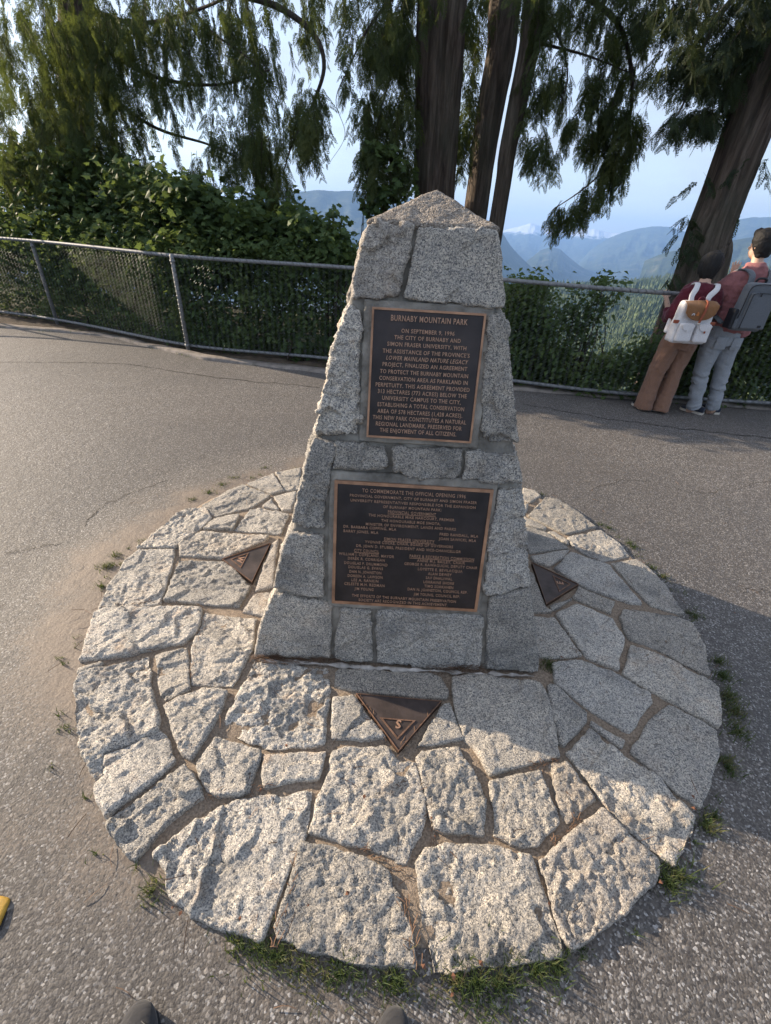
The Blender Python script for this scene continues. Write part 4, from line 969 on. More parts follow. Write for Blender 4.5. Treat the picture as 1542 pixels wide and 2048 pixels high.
# 5 big cedar at the left, its trunk hidden inside the foliage
t5 = px_trunk([(150, 0, 58), (153, 200, 56), (157, 400, 56)], 10.4, -3.0)
tr5 = thing('hanging_cedar', 'large cedar at the left whose drooping boughs hang over the bushes', 'tree', (t5[0][0], t5[0][1], -3.0))
link('trunk', trunk_mesh(t5, 40, 15, 3, 0.8), M_BARK, tr5)
L1 = [(-30, 0), (300, 0), (300, 330), (200, 330), (60, 300), (-30, 280)]
L2 = [(250, 0), (655, 0), (648, 100), (640, 200), (560, 280), (420, 330), (260, 330)]
L4 = [(-30, 280), (60, 300), (200, 330), (300, 330), (440, 330), (430, 370), (300, 400), (180, 380), (60, 370), (-30, 350)]
L3 = [(470, 200), (640, 160), (640, 270), (600, 300), (600, 370), (575, 400), (545, 380), (520, 320), (440, 330)]
L0 = [(-60, -150), (690, -150), (690, 5), (-60, 5)]
pts = ppts([(80, 0), (240, 0), (240, 300), (80, 300)], 110, 7.9, 9.4, rg)+ppts(L1, 360, 8.2, 10.6, rg)+ppts(L2, 250, 7.6, 10.0, rg, 0.8, 5, -0.05)+ppts(L3, 100, 7.3, 8.6, rg, 0.8, 4, -0.2)+ppts(L4, 120, 8.0, 9.4, rg, 0.8, 5, 0.0)+ppts(L0, 150, 7.8, 10.4, rg)
lm = [limb([(180, -60), (350, -30), (520, 0), (620, 60), (648, 130), (625, 210), (588, 280), (565, 350)], (10.3, 7.6), .06, .007), limb([(180, 20), (260, 45), (330, 40), (420, 10), (480, -20)], (10.3, 8.4), .035, .012), limb([(180, 80), (300, 150), (430, 170), (540, 140)], (10.3, 8.2), .04, .008),
      limb([(180, 160), (300, 250), (420, 290), (500, 330)], (10.3, 8.2), .035, .006), limb([(350, -30), (420, 60), (500, 120), (560, 200)], (9, 8), .02, .005)]
crown(tr5, pts, rg, M_CEDAR, lm, length=(0.22, 0.6), spread=0.35)

# ------------------------------------------------------------------ broad-leaved bushes behind the fence
def leaf_tpl(kind):
    if kind == 'maple':
        o = [(0, 0), (.16, .20), (.10, .45), (.38, .34), (.50, .52), (.62, .26), (1.0, 0), (.62, -.26), (.50, -.52), (.38, -.34), (.10, -.45), (.16, -.20)]
        Q = []; 
        for a in ((0, 1, 2, 3), (0, 3, 4, 5), (0, 5, 6, 7), (0, 7, 8, 9), (0, 9, 10, 11)): Q.append([(o[i][0], o[i][1], -0.35*abs(o[i][1])-0.15*o[i][0]**2) for i in a])
    else:
        Q = [[(0, 0, 0), (.45, .30, .10), (1, 0, -.12), (.5, 0, .0)], [(0, 0, 0), (.5, 0, .0), (1, 0, -.12), (.45, -.30, .10)]]
    return np.array(Q, float).reshape(-1, 3)
TM, TI_ = leaf_tpl('maple'), leaf_tpl('ivy')
def fence_hit(px):
    """horizontal distance factor where the pixel column crosses the fence"""
    d = ray(px, 600); h = np.array([d[0], d[1]])/math.hypot(d[0], d[1]); lo, hi = 2.0, 30.0
    for _ in range(30):
        m = (lo+hi)/2; p = h*m
        if p[1] < fence_y(p[0]): lo = m
        else: hi = m
    return lo
def bush_pts(poly, n, d0, d1, rng, clusters=0, sig=0.12, thr=-1, ns=1.0):
    """leaf positions inside the outline, d0..d1 metres beyond the fence, never under the ground"""
    out = []; tries = 0; cl = sample_poly(poly, clusters, rng) if clusters else None; cen = []
    if cl:
        for p in cl:
            D = fence_hit(p[0])+rng.uniform(d0, d1); w = fdist(p[0], p[1], D)
            if w[2] < ground_z(w[0], w[1])+0.03: continue
            if thr > -1 and vn(np.array([[w[0]*1.6*ns, w[2]*1.9*ns, w[1]]]), 77)[0] < thr: continue
            cen.append(w)
        per = max(1, n//max(1, len(cen)))
        for w in cen:
            s_ = sig*rng.uniform(0.6, 1.4); q_ = w+rng.normal(0, 1, (per, 3))*np.array([s_, s_, s_*0.75])
            out.append(q_)
        q_ = np.vstack(out); g = ground_z(q_[:, 0], q_[:, 1]); fy = fence_y(q_[:, 0])
        return q_[(q_[:, 2] > g+0.02) & (q_[:, 1] > fy+0.02)], cen
def leaves(P, rng, tpl, size, mat, parent, name='foliage', flat=0.6):
    n = len(P); az = rng.uniform(0, 2*np.pi, n); AX = np.stack([np.cos(az), np.sin(az), rng.uniform(-0.9, 0.2, n)], -1)
    UP = np.stack([rng.normal(0, flat, n), rng.normal(0, flat, n)-0.25, np.ones(n)], -1); V, Fc = bake([tpl], P, AX, UP, rng.uniform(size[0], size[1], n), rng)
    return link(name, mesh_np(name, V, Fc), mat, parent, smooth=False)
def stems(cen, root, rng, parent, n=40, r=0.006, name='branches'):
    m = MB(); ch = [cen[i] for i in rng.choice(len(cen), min(n, len(cen)), replace=False)]
    for c in ch:
        b = np.array([root[0]+(c[0]-root[0])*0.5+rng.normal()*0.1, root[1]+(c[1]-root[1])*0.6, ground_z(root[0]+(c[0]-root[0])*0.5, root[1]+(c[1]-root[1])*0.6)-0.05]); mid = (b+c)/2+rng.normal(0, 0.08, 3)+np.array([0, 0, 0.12])
        m.tube(spline(np.array([b, mid, c]), 5), [r*1.6]*4+[r]*4+[r*0.6]*3, 5)
    link(name, m.mesh(), M_TWIG, parent)
def bush(name, label, cat, poly, n, d0, d1, seed, tpl=TM, size=(0.07, 0.13), mat=M_MAPLE, clusters=400, sig=0.13, thr=-1, group=None, nst=40, kind=None):
    rng = np.random.default_rng(seed); P, cen = bush_pts(poly, n, d0, d1, rng, clusters, sig, thr); c = np.mean(np.array(cen), 0); gz = float(ground_z(c[0], c[1]))
    if kind == 'stuff':
        o = leaves(P, rng, tpl, size, mat, None, name); return tag(o, label, cat, kind='stuff')
    o = thing(name, label, cat, (c[0], c[1], gz), group); leaves(P, rng, tpl, size, mat, o); stems(cen, (c[0], c[1]), rng, o, nst); return o
bush('maple_bush', 'tall leafy maple bush rising under the hanging cedar boughs at the far left', 'bush', [(-60, 270), (160, 300), (300, 350), (350, 440), (330, 560), (-60, 560)], 13000, 0.3, 2.6, 41, clusters=620, sig=0.16, thr=-0.32, group='bushes behind the fence')
bush('maple_bush', 'broad maple bush above the fence left of the obelisk, pale leaves at its edge', 'bush', [(300, 350), (430, 385), (540, 400), (600, 430), (640, 465), (705, 525), (712, 560), (310, 560)], 10500, 0.25, 2.0, 42, clusters=520, sig=0.13, thr=-0.32, group='bushes behind the fence')
bush('maple_sapling', 'thin maple sapling with bright leaves just left of the cap of the obelisk', 'sapling', [(655, 430), (676, 418), (690, 470), (718, 505), (712, 540), (650, 540), (628, 500)], 420, 0.2, 0.7, 43, size=(0.07, 0.12), clusters=46, sig=0.07, nst=18)
bush('climbing_vine', 'leafy vine hanging beside the thick trunk above the left shoulder of the obelisk', 'vine', [(728, 300), (775, 280), (825, 350), (826, 385), (790, 405), (745, 435), (725, 440), (738, 390)], 620, 1.6, 2.1, 44, size=(0.08, 0.13), clusters=60, sig=0.06, nst=14)
bush('undergrowth', 'dense green undergrowth filling the bank behind the left fence', 'undergrowth', [(-60, 470), (715, 500), (715, 735), (640, 725), (400, 700), (200, 655), (-60, 625)], 30000, 0.06, 1.1, 45, tpl=TI_, size=(0.05, 0.10), mat=M_IVY, clusters=1500, sig=0.12, kind='stuff')
bush('leafy_weed', 'small bright green weed sticking out under the fence left of the obelisk', 'weed', [(570, 680), (605, 675), (612, 715), (575, 722)], 60, -0.02, 0.1, 46, size=(0.08, 0.12), clusters=14, sig=0.05, nst=6)
bush('shrub', 'dark shrub behind the fence right beside the right edge of the obelisk', 'bush', [(1010, 562), (1080, 560), (1095, 600), (1100, 680), (1120, 745), (1010, 750)], 5200, 0.1, 0.9, 51, tpl=TI_, size=(0.05, 0.09), mat=M_IVY, clusters=260, sig=0.10, group='bushes behind the fence')
bush('shrub', 'open shrub with upright shoots over the fence rail midway to the couple', 'bush', [(1110, 640), (1150, 570), (1170, 600), (1205, 545), (1235, 550), (1225, 600), (1190, 680), (1150, 720), (1110, 720)], 900, 0.15, 0.7, 52, tpl=TI_, size=(0.06, 0.10), mat=M_MAPLE, clusters=95, sig=0.07, group='bushes behind the fence', nst=30)
bush('undergrowth', 'low dark green undergrowth along the right fence and behind the couple', 'undergrowth', [(1010, 700), (1100, 690), (1180, 725), (1260, 705), (1350, 670), (1420, 600), (1700, 590), (1700, 830), (1542, 803), (1200, 780), (1010, 765)], 21000, 0.05, 0.9, 53, tpl=TI_, size=(0.05, 0.10), mat=M_IVY, clusters=1100, sig=0.11, kind='stuff')

# ------------------------------------------------------------------ grass, needles, leaves round the stone base
rg = np.random.default_rng(9)
def blades(spots, rng):
    V = []; Fc = []
    for (x, y, r_, n, h, dry) in spots:
        for _ in range(n):
            a = rng.uniform(0, 6.28); q_ = abs(rng.normal())*r_; bx, by = x+q_*math.cos(a), y+q_*math.sin(a)*0.8; l = h*rng.uniform(0.5, 1.3); ta = rng.uniform(0, 6.28); ln = rng.uniform(0.2, 1.1); w = rng.uniform(0.0011, 0.0022)
            dx, dy = math.cos(ta), math.sin(ta); px_, py_ = -dy*w, dx*w; b = len(V); zb = asph_z(bx, by)-0.002
            for k in range(4):
                u = k/3; hx = l*ln*u*u; hz = l*(u-0.35*ln*u*u); ww = (1-u**1.5); V += [(bx+dx*hx-px_*ww, by+dy*hx-py_*ww, zb+hz), (bx+dx*hx+px_*ww, by+dy*hx+py_*ww, zb+hz)]
            for k in range(3): Fc.append((b+2*k, b+2*k+1, b+2*k+3, b+2*k+2))
    return V, Fc
sp = []
for px_, py_, r_, n, h in [(308,1790,.022,90,.05),(480,1890,.03,110,.04),(520,1905,.03,170,.04),(560,1920,.04,200,.045),(610,1935,.04,160,.04),(680,1955,.035,170,.05),(730,1955,.03,60,.03),(790,1970,.035,190,.055),(905,1970,.03,120,.045),(950,1975,.05,300,.06),(1000,1975,.035,170,.05),(1070,1950,.035,200,.055),(1110,1935,.025,110,.045),
    (1160,1905,.015,40,.03),(1330,1775,.025,150,.06),(1350,1760,.03,150,.06),(1420,1640,.02,80,.04),(1408,1660,.02,120,.055),(1450,1530,.02,110,.04),(1452,1545,.025,120,.045),(1468,1470,.03,170,.05),(1462,1430,.03,200,.055),(1452,1400,.03,200,.05),(1440,1360,.03,180,.05),(1432,1330,.02,110,.045),(1385,1240,.02,70,.035),(1375,1232,.02,60,.035),
    (1322,1160,.02,70,.04),(1300,1140,.02,60,.035),(1265,1100,.03,90,.035),(1255,1092,.02,50,.035),(1215,1062,.03,70,.03),(1200,1055,.02,50,.03),(1092,1338,.03,120,.06),(1100,1348,.02,60,.05),(232,1118,.02,60,.04),(215,1140,.03,110,.045),(205,1180,.02,70,.04),(385,1005,.02,60,.03),(420,990,.03,90,.03),(445,975,.03,80,.03),(470,960,.03,80,.025),(530,940,.03,60,.025)]:
    g = onz(px_, py_, 0.01); sp.append((g[0], g[1], r_*1.15, int(n*.8), h*.72, 0))
for _ in range(70):
    a = rg.uniform(0, 6.28); r = CR+abs(rg.normal())*0.03+0.01; sp.append((CX+r*math.cos(a), CY+r*math.sin(a), 0.015, 9, 0.025, 1))
V, Fc = blades(sp, rg); tag(link('grass', mesh_np('grass', V, np.array(Fc)), M_GRASS, smooth=False), 'tufts of green and straw grass round the rim of the stone base', 'grass', kind='stuff')
# weeds at the kerb
sp = []
for _ in range(260):
    x = rg.uniform(-9, 7); sp.append((x, curb_y(x)+rg.uniform(-0.03, 0.35), 0.05, 14, 0.06, 1))
V, Fc = blades(sp, rg); tag(link('grass', mesh_np('grass', V, np.array(Fc)), M_GRASS, smooth=False), 'thin weeds and grass along the kerb under the fence', 'grass', kind='stuff')
# dry needles in the joints
V = []; Fc = []
def needle(x, y, z, l, a, w=0.0009):
    b = len(V); dx, dy = math.cos(a), math.sin(a); c = rg.normal()*0.25*l
    for k in range(4):
        u = k/3; px_, py_ = x+dx*l*u-dy*c*u*(1-u), y+dy*l*u+dx*c*u*(1-u); zz = z+0.004*math.sin(u*3)
        V.extend([(px_-dy*w, py_+dx*w, zz), (px_+dy*w, py_-dx*w, zz+0.001)])
    for k in range(3): Fc.append((b+2*k, b+2*k+1, b+2*k+3, b+2*k+2))
for _ in range(420):
    a = rg.uniform(0, 6.28); r = CR*math.sqrt(rg.uniform(0.15, 1.08)); needle(CX+r*math.cos(a), CY+r*math.sin(a), 0.049 if r < CR else 0.034, rg.uniform(0.02, 0.07), rg.uniform(0, 6.28))
for _ in range(420):
    x, y = rg.uniform(-3.5, 4.5), rg.uniform(0.2, 5.4)
    if math.hypot(x-CX, y-CY) > CR+0.03: needle(x, y, asph_z(x, y)+0.004, rg.uniform(0.02, 0.06), rg.uniform(0, 6.28), 0.0007)
for (x0, x1, y_) in ((560, 680, 1320), (850, 965, 1337), (500, 560, 1316)):
    for _ in range(150):
        g = onz(rg.uniform(x0, x1), y_+rg.normal()*4, 0.06); needle(g[0], g[1], 0.056+rg.uniform(0, 0.012), rg.uniform(0.015, 0.045), rg.normal()*0.35)
for pl in ([(435,1210),(350,1200),(250,1207),(195,1218)], [(380,1360),(385,1310),(405,1250)], [(850,1560),(862,1640),(868,1680)], [(790,1500),(720,1395)], [(795,1505),(880,1405)], [(540,1900),(580,1790),(600,1700)], [(1100,1690),(1160,1640)], [(830,1940),(812,1800)], [(720,1700),(800,1740)], [(400,1590),(540,1575)], [(1125,1520),(1060,1535)]):
    W_ = [onz(*p, 0.05) for p in pl]
    for _ in range(22):
        i = rg.integers(0, len(W_)-1); u = rg.uniform(); g = W_[i]*(1-u)+W_[i+1]*u; d = W_[i+1]-W_[i]; needle(g[0]+rg.normal()*.006, g[1]+rg.normal()*.006, 0.047+rg.uniform(0, .008), rg.uniform(.012, .035), math.atan2(d[1], d[0])+rg.normal()*0.6)
tag(link('dry_needles', mesh_np('dry_needles', V, np.array(Fc)), M_STRAW, smooth=False), 'brown dry cedar needles caught in the joints between the flagstones', 'needles', kind='stuff')
V = []; Fc = []
for px_, py_ in [(1097,1805),(868,1672),(860,1640),(350,1815),(365,1822),(852,1940),(965,1935),(1388,1600),(1380,1616),(905,1945),(1125,1318),(730,1590),(522,1586),(1325,1765),(575,1497),(1245,1690),(480,1845),(700,1785),(620,1810),(900,1995)]:
    g = onz(px_, py_, 0.055); a = rg.uniform(0, 6.28); s_ = rg.uniform(0.008, 0.018); b = len(V)
    for (u, v, w) in ((0, 0, 0), (.5, .35, .25), (1, 0, .1), (.5, -.35, .3)): V.append((g[0]+s_*(u*math.cos(a)-v*math.sin(a)), g[1]+s_*(u*math.sin(a)+v*math.cos(a)), g[2]+0.006+s_*w))
    Fc += [(b, b+1, b+3), (b+1, b+2, b+3)]
for _ in range(46):
    x = rg.uniform(-4, 4.6); y = rg.uniform(0.3, 5.4)
    if (x-CX)**2+(y-CY)**2 < 2.4: continue
    a = rg.uniform(0, 6.28); s_ = rg.uniform(0.006, 0.016); b = len(V)
    for (u, v, w) in ((0, 0, 0), (.5, .35, .25), (1, 0, .1), (.5, -.35, .3)): V.append((x+s_*(u*math.cos(a)-v*math.sin(a)), y+s_*(u*math.sin(a)+v*math.cos(a)), asph_z(x, y)+0.006+s_*w))
    Fc += [(b, b+1, b+3), (b+1, b+2, b+3)]
tag(link('fallen_leaves', mesh_np('fallen_leaves', V, np.array(Fc)), M_DRYLEAF, smooth=False), 'tiny orange brown dead leaves scattered on the stones and the path', 'leaves', kind='stuff')
# ------------------------------------------------------------------ the couple at the fence
M_SKIN = simple('skin', (0.52, 0.33, 0.24), 0.55, 30, 0.06)
M_HAIR = simple('black_hair', (0.008, 0.007, 0.007), 0.7, 80, 0.4, 160, 0.003)
M_MAROON = fabric('maroon_knit', (0.095, 0.015, 0.026))
M_PINK = fabric('dusty_pink_cotton', (0.27, 0.11, 0.11))
M_TROU = fabric('brown_trousers', (0.205, 0.115, 0.078), fold=6, fd=0.02)
M_JEAN = fabric('grey_wash_denim', (0.27, 0.285, 0.305), fold=9, fd=0.02)
M_CANVAS = fabric('white_canvas', (0.62, 0.60, 0.60), fold=14, fd=0.006)
M_TAN = fabric('tan_suede', (0.22, 0.105, 0.045), fold=12, fd=0.006)
M_STRAP = fabric('red_brown_leather', (0.27, 0.075, 0.04))
M_GREYC = fabric('grey_melange', (0.12, 0.13, 0.145), fold=16, fd=0.004)
M_BLK = simple('black_trim', (0.015, 0.016, 0.02), 0.6, 60, 0.3)
M_SOLE = simple('cream_rubber', (0.50, 0.45, 0.38), 0.7, 60, 0.1)
M_NAVY = fabric('navy_canvas', (0.022, 0.028, 0.045))
M_ORNG = simple('orange_print', (0.62, 0.20, 0.05), 0.7, 60, 0.1)
def fuse(parts, vox, sm=3, wr=0.0, wf=(9, 9, 22), seed=1):
    m = MB()
    for V, Fc in parts: m.add(V, Fc)
    me = remesh(m.mesh(), vox, sm)
    if wr:
        P = getco(me); N_ = getno(me); setco(me, P+N_*(wr*(1-2*np.abs(fbm(P*np.array(wf), seed, 3, 0.5)))+wr*0.3*fbm(P*30, seed+3, 2))[:, None])
    return me
def lf(rows, n=16, side=None, sq=2.0, step=5):
    R = spline(np.array(rows, float), step); return loft(R[:, :3], R[:, 3:5], n, True, side, sq)
def ball(c, r, n=12):
    R = [(c[0], c[1], c[2]+r[2]*math.sin(a), max(0.0008, r[0]*math.cos(a)), max(0.0008, r[1]*math.cos(a))) for a in np.linspace(-1.55, 1.55, n)]
    R = np.array(R); return loft(R[:, :3], R[:, 3:5], 16, True)
def fingers(parts, wrist, palm, up, side, r=0.0085, curl=0.15):
    """palm from wrist; four fingers of different length fan out of its end, thumb leaves the side near its base"""
    wrist, palm, up, side = [np.array(v, float) for v in (wrist, palm, up, side)]
    d = (palm-wrist); L_ = np.linalg.norm(d); d /= L_; e = palm
    parts.append(lf([(*wrist, .022, .017), (*(wrist+d*L_*.5), .034, .014), (*e, .038, .012)], 12, side))
    nrm = np.cross(d, side)
    for k, ln in enumerate((.068, .078, .072, .055)):
        o = e+side*(0.027-0.018*k)-d*0.01; dd = d+side*(0.24-0.16*k)+nrm*curl*0.2; dd /= np.linalg.norm(dd); m1 = o+dd*ln*0.5; dd2 = dd+nrm*curl; dd2 /= np.linalg.norm(dd2); m2 = m1+dd2*ln*0.35; m3 = m2+dd2*ln*0.25
        parts.append(lf([(*o, r, r), (*m1, r*.95, r*.95), (*m2, r*.88, r*.88), (*m3, r*.6, r*.6)], 8))
    o = wrist+d*L_*0.35+side*0.024; dd = d*0.55+side*0.8; dd /= np.linalg.norm(dd); m1 = o+dd*0.035; dd2 = d*0.9+side*0.45; dd2 /= np.linalg.norm(dd2); m2 = m1+dd2*0.03
    parts.append(lf([(*o, r*1.25, r*1.25), (*m1, r*1.1, r*1.1), (*m2, r*.7, r*.7)], 8))
def head(parts, c, s=1.0, yaw=0.0, tilt=(0, 0), neck=None):
    """face looks along +Y turned by yaw (to the left for positive)"""
    cy, sy = math.cos(yaw), math.sin(yaw)
    def T(p): x, y, z = p; return (c[0]+s*(x*cy-y*sy)+tilt[0]*z, c[1]+s*(x*sy+y*cy)+tilt[1]*z, c[2]+s*z)
    def add(pr): V, Fc = pr; parts.append(([T(v) for v in V], Fc))
    add(ball((0, -0.012, 0.025), (.073, .090, .092))); add(ball((0, 0.026, -0.045), (.052, .060, .062)))      # skull, jaw
    add(lf([(0, .082, .018, .007, .007), (0, .096, -.004, .010, .010), (0, .106, -.018, .013, .011), (0, .088, -.028, .010, .008)], 8))   # nose
    add(lf([(-.024, .082, -.050, .005, .005), (0, .092, -.049, .008, .007), (.024, .082, -.050, .005, .005)], 8, (0, 0, 1)))              # mouth
    for s_ in (-1, 1):
        add(lf([(s_*.072, -.008, -.030, .006, .010), (s_*.079, -.014, -.005, .008, .018), (s_*.076, -.012, .022, .006, .012)], 10, (1, 0, 0)))   # ears
        add(ball((s_*.030, .074, .012), (.013, .009, .008), 7))                                                                        # eyes
    if neck is not None: parts.append(lf([(*neck, .055, .052), (c[0]*.5+neck[0]*.5, c[1]*.5+neck[1]*.5, (c[2]+neck[2])/2, .050, .050), (c[0], c[1]-.01, c[2]-.03, .052, .052)], 14))
    return T
def shoe(name, heel, toe, parent, upper, sole, L_=None, h=0.075, w=0.048, origin=None, high=True):
    h0, t0 = np.array(heel, float), np.array(toe, float); d = t0-h0; L_ = np.linalg.norm(d); a = math.atan2(-d[0], d[1]); ca, sa = math.cos(a), math.sin(a)
    T = lambda x, y, z: (h0[0]+x*ca-y*sa, h0[1]+x*sa+y*ca, h0[2]+z)
    prof = [(0.0, .62, 1.0), (.12, .80, .98), (.30, .80, .92), (.45, .84, .72), (.62, 1.0, .58), (.80, .98, .50), (.93, .74, .40), (1.0, .35, .24)]
    R = [(0, L_*u, .014+h*hh/2, w*ww, h*hh/2) for u, ww, hh in prof]; R = spline(np.array(R), 4); V, Fc = loft(R[:, :3], R[:, 3:5], 18, True, (1, 0, 0), 2.4)
    me = remesh(mesh_py('s', [T(*v) for v in V], Fc), 0.006, 2); o = link(name, me, upper, parent, origin)
    pl = [(w*1.06*ww*s_, L_*u) for s_ in (1,) for u, ww, _ in prof]+[(-w*1.06*ww, L_*u) for u, ww, _ in prof[::-1]]
    V, Fc = prism([(x, y*1.02-.002) for x, y in pl], 0.0, 0.024); link('sole', mesh_py('sl', [T(*v) for v in V], Fc), sole, o, smooth=False); return o
# woman, seen from behind
WX, WY = 3.02, 5.12
wo_ = thing('person', 'person with a black bob in maroon top and wide brown trousers at the fence', 'person', (WX, WY, 0))
B = []
T = head(B, (3.085, WY+.05, 1.475), 0.98, -0.25, (0.05, 0), neck=(3.07, WY+.01, 1.31))
B.append(lf([(3.04, WY, .80, .15, .105), (3.04, WY, .92, .135, .095), (3.045, WY, 1.05, .125, .09), (3.055, WY, 1.18, .155, .10), (3.065, WY, 1.27, .150, .085), (3.07, WY, 1.33, .06, .055)], 18))
for s_, sx in ((-1, 2.93), (1, 3.22)):
    B.append(lf([(sx, WY, 1.255, .05, .05), (sx+s_*.030, WY+.03, 1.10, .040, .040), (sx+s_*.030, WY+.10, .99, .035, .035), (sx+s_*.0, WY+.26, 1.06, .030, .028), (sx-s_*.02, WY+.40, 1.14, .024, .020)], 12))
    w_ = (sx-s_*.02, WY+.40, 1.14); fingers(B, w_, (w_[0]-s_*.01, w_[1]+.07, w_[2]+.03), (0, 0, 1), (-s_, 0, 0), curl=-0.6)
    hx = 3.04+s_*.075; B.append(lf([(hx, WY, .80, .085, .09), (hx-.02+s_*.01, WY+.01, .45, .055, .06), (hx-.05+s_*.02, WY, .08, .038, .045), (hx-.05+s_*.02, WY+.05, .03, .04, .07)], 12))
link('body', fuse(B, 0.0085, 2), M_SKIN, wo_)
# trousers: wide, flared to the ground
Tr = [lf([(3.03, WY, .70, .165, .125), (3.035, WY, .80, .170, .125), (3.04, WY, .88, .150, .108), (3.04, WY, .95, .142, .10)], 22)]
Tr.append(lf([(2.955, WY, .76, .095, .118), (2.940, WY+.01, .58, .088, .105), (2.925, WY+.02, .38, .080, .098), (2.915, WY+.01, .18, .080, .102), (2.905, WY, .022, .086, .115)], 22))
Tr.append(lf([(3.12, WY, .76, .095, .118), (3.115, WY+.02, .58, .088, .105), (3.10, WY-.01, .38, .080, .098), (3.09, WY-.03, .18, .080, .102), (3.08, WY-.05, .018, .086, .115)], 22))
link('trousers', fuse(Tr, 0.008, 2, 0.010, (9, 9, 3.2), 4), M_TROU, wo_)
Sh = [lf([(3.04, WY, .86, .165, .125), (3.04, WY, .95, .160, .12), (3.045, WY, 1.06, .160, .115), (3.055, WY, 1.17, .182, .118), (3.065, WY, 1.26, .185, .115), (3.07, WY, 1.325, .095, .085)], 24)]
for s_, sx in ((-1, 2.935), (1, 3.215)):
    Sh.append(lf([(sx-s_*.03, WY, 1.250, .078, .082), (sx+s_*.025, WY+.01, 1.14, .070, .072), (sx+s_*.035, WY+.06, 1.02, .068, .066), (sx+s_*.020, WY+.16, .98, .060, .060), (sx+s_*.01, WY+.24, 1.03, .052, .050)], 16))
link('maroon_top', fuse(Sh, 0.009, 2, 0.009, (9, 9, 13), 8), M_MAROON, wo_)
H = []
def hb(rows, n=18): V, Fc = lf(rows, n); H.append(([T(v) for v in V], Fc))
hb([(0, -.035, -.115, .050, .045), (0, -.032, -.085, .066, .062), (0, -.028, -.04, .084, .078), (0, -.022, .02, .092, .094), (0, -.015, .07, .086, .092), (0, -.01, .108, .062, .068), (0, -.008, .130, .02, .022)])
for s_ in (-1, 1): hb([(s_*.066, .012, -.075, .014, .030), (s_*.076, .014, -.02, .018, .046), (s_*.068, .02, .05, .025, .055), (s_*.04, .02, .10, .02, .05)], 12)
me = fuse(H, 0.0075, 2); P = getco(me); N_ = getno(me); setco(me, P+N_*(0.004+0.005*fbm(P*np.array([55, 55, 7]), 3, 3, .7))[:, None]); link('hair', me, M_HAIR, wo_)
for hx, hy in ((2.92, WY+.0), (3.06, WY-.01)): shoe('shoe', (hx, hy-.02, 0.0), (hx-.02, hy+.2, 0.0), wo_, M_BLK, M_SOLE, h=.06)

def rbox(c, hsz, bev=0.03, seg=3, rz=0.0, top=1.0, wr=0.0, seed=1, tilt=0.0, vox=0.009):
    bm = bmesh.new(); bmesh.ops.create_cube(bm, size=2.0)
    for v in bm.verts:
        k = top if v.co.z > 0 else 1.0; v.co = Vector((v.co.x*hsz[0]*k, v.co.y*hsz[1]*(0.75 if v.co.z > 0 and top < 1 else 1), v.co.z*hsz[2]))
    bmesh.ops.bevel(bm, geom=bm.edges[:]+bm.verts[:], offset=bev, segments=seg, affect='EDGES', profile=0.6)
    bm.transform(Matrix.Translation(c) @ Matrix.Rotation(rz, 4, 'Z') @ Matrix.Rotation(tilt, 4, 'Y')); me = bpy.data.meshes.new('b'); bm.to_mesh(me); bm.free()
    if wr: me = remesh(me, vox, 1); P = getco(me); N_ = getno(me); setco(me, P+N_*(wr*fbm(P*np.array([13, 13, 9]), seed, 3))[:, None])
    return me
def strip(pts, w, th, side=(1, 0, 0)):
    R = spline(np.array(pts, float), 6); V, Fc = loft(R, [(w, th)]*len(R), 8, True, side, 4.0); return mesh_py('strip', V, Fc)
# white rucksack on her back; back surface faces the camera
BX, BYc, BZ = 2.955, WY-.215, 0.985
rk = thing('rucksack', 'white canvas rucksack with a tan flap worn by the person in maroon', 'backpack', (BX, BYc, BZ-.19))
link('bag_body', rbox((BX, BYc, BZ), (.185, .075, .195), .045, 4, 0, .90, .0045, 3), M_CANVAS, rk)
yb_ = BYc-.083
for s_ in (-1, 1):
    link('pocket', rbox((BX+s_*.085, yb_-.008, BZ-.085), (.074, .030, .088), .022, 3, 0, .96, .003, 6), M_CANVAS, rk)
    pf = [(BX+s_*.085+.062*math.cos(a), yb_-.044, BZ-.012+(.052*math.sin(a) if math.sin(a) < 0 else .012*math.sin(a))) for a in np.linspace(0, 2*math.pi, 20, endpoint=False)]
    V = pf+[(x, y+.010, z) for x, y, z in pf]; n = len(pf); link('pocket_flap', mesh_py('pf', V, [tuple(range(n)), tuple(range(2*n-1, n-1, -1))]+[(i, n+i, n+(i+1) % n, (i+1) % n) for i in range(n)]), M_CANVAS, rk, smooth=False)
    link('pocket_tab', rbox((BX+s_*.085, yb_-.050, BZ-.068), (.008, .003, .010), .001, 1), M_STRAP if s_ > 0 else M_CANVAS, rk, smooth=False)
    link('side_strap', rbox((BX+s_*.178, yb_+.035, BZ+.005+.0*s_), (.026, .012, .015), .004, 2), M_STRAP, rk)
    link('shoulder_strap', strip([(BX+s_*.075, yb_+.075, BZ+.165), (BX+s_*.085, yb_+.095, BZ+.235), (BX+.06+s_*.100, yb_+.145, BZ+.300), (BX+.095+s_*.100, yb_+.225, BZ+.340), (BX+.09+s_*.105, yb_+.33, BZ+.28), (BX+.07+s_*.12, yb_+.35, BZ+.15), (BX+.06+s_*.14, yb_+.32, BZ-.02), (BX+s_*.165, yb_+.17, BZ-.12)], .026, .007), M_CANVAS, rk)
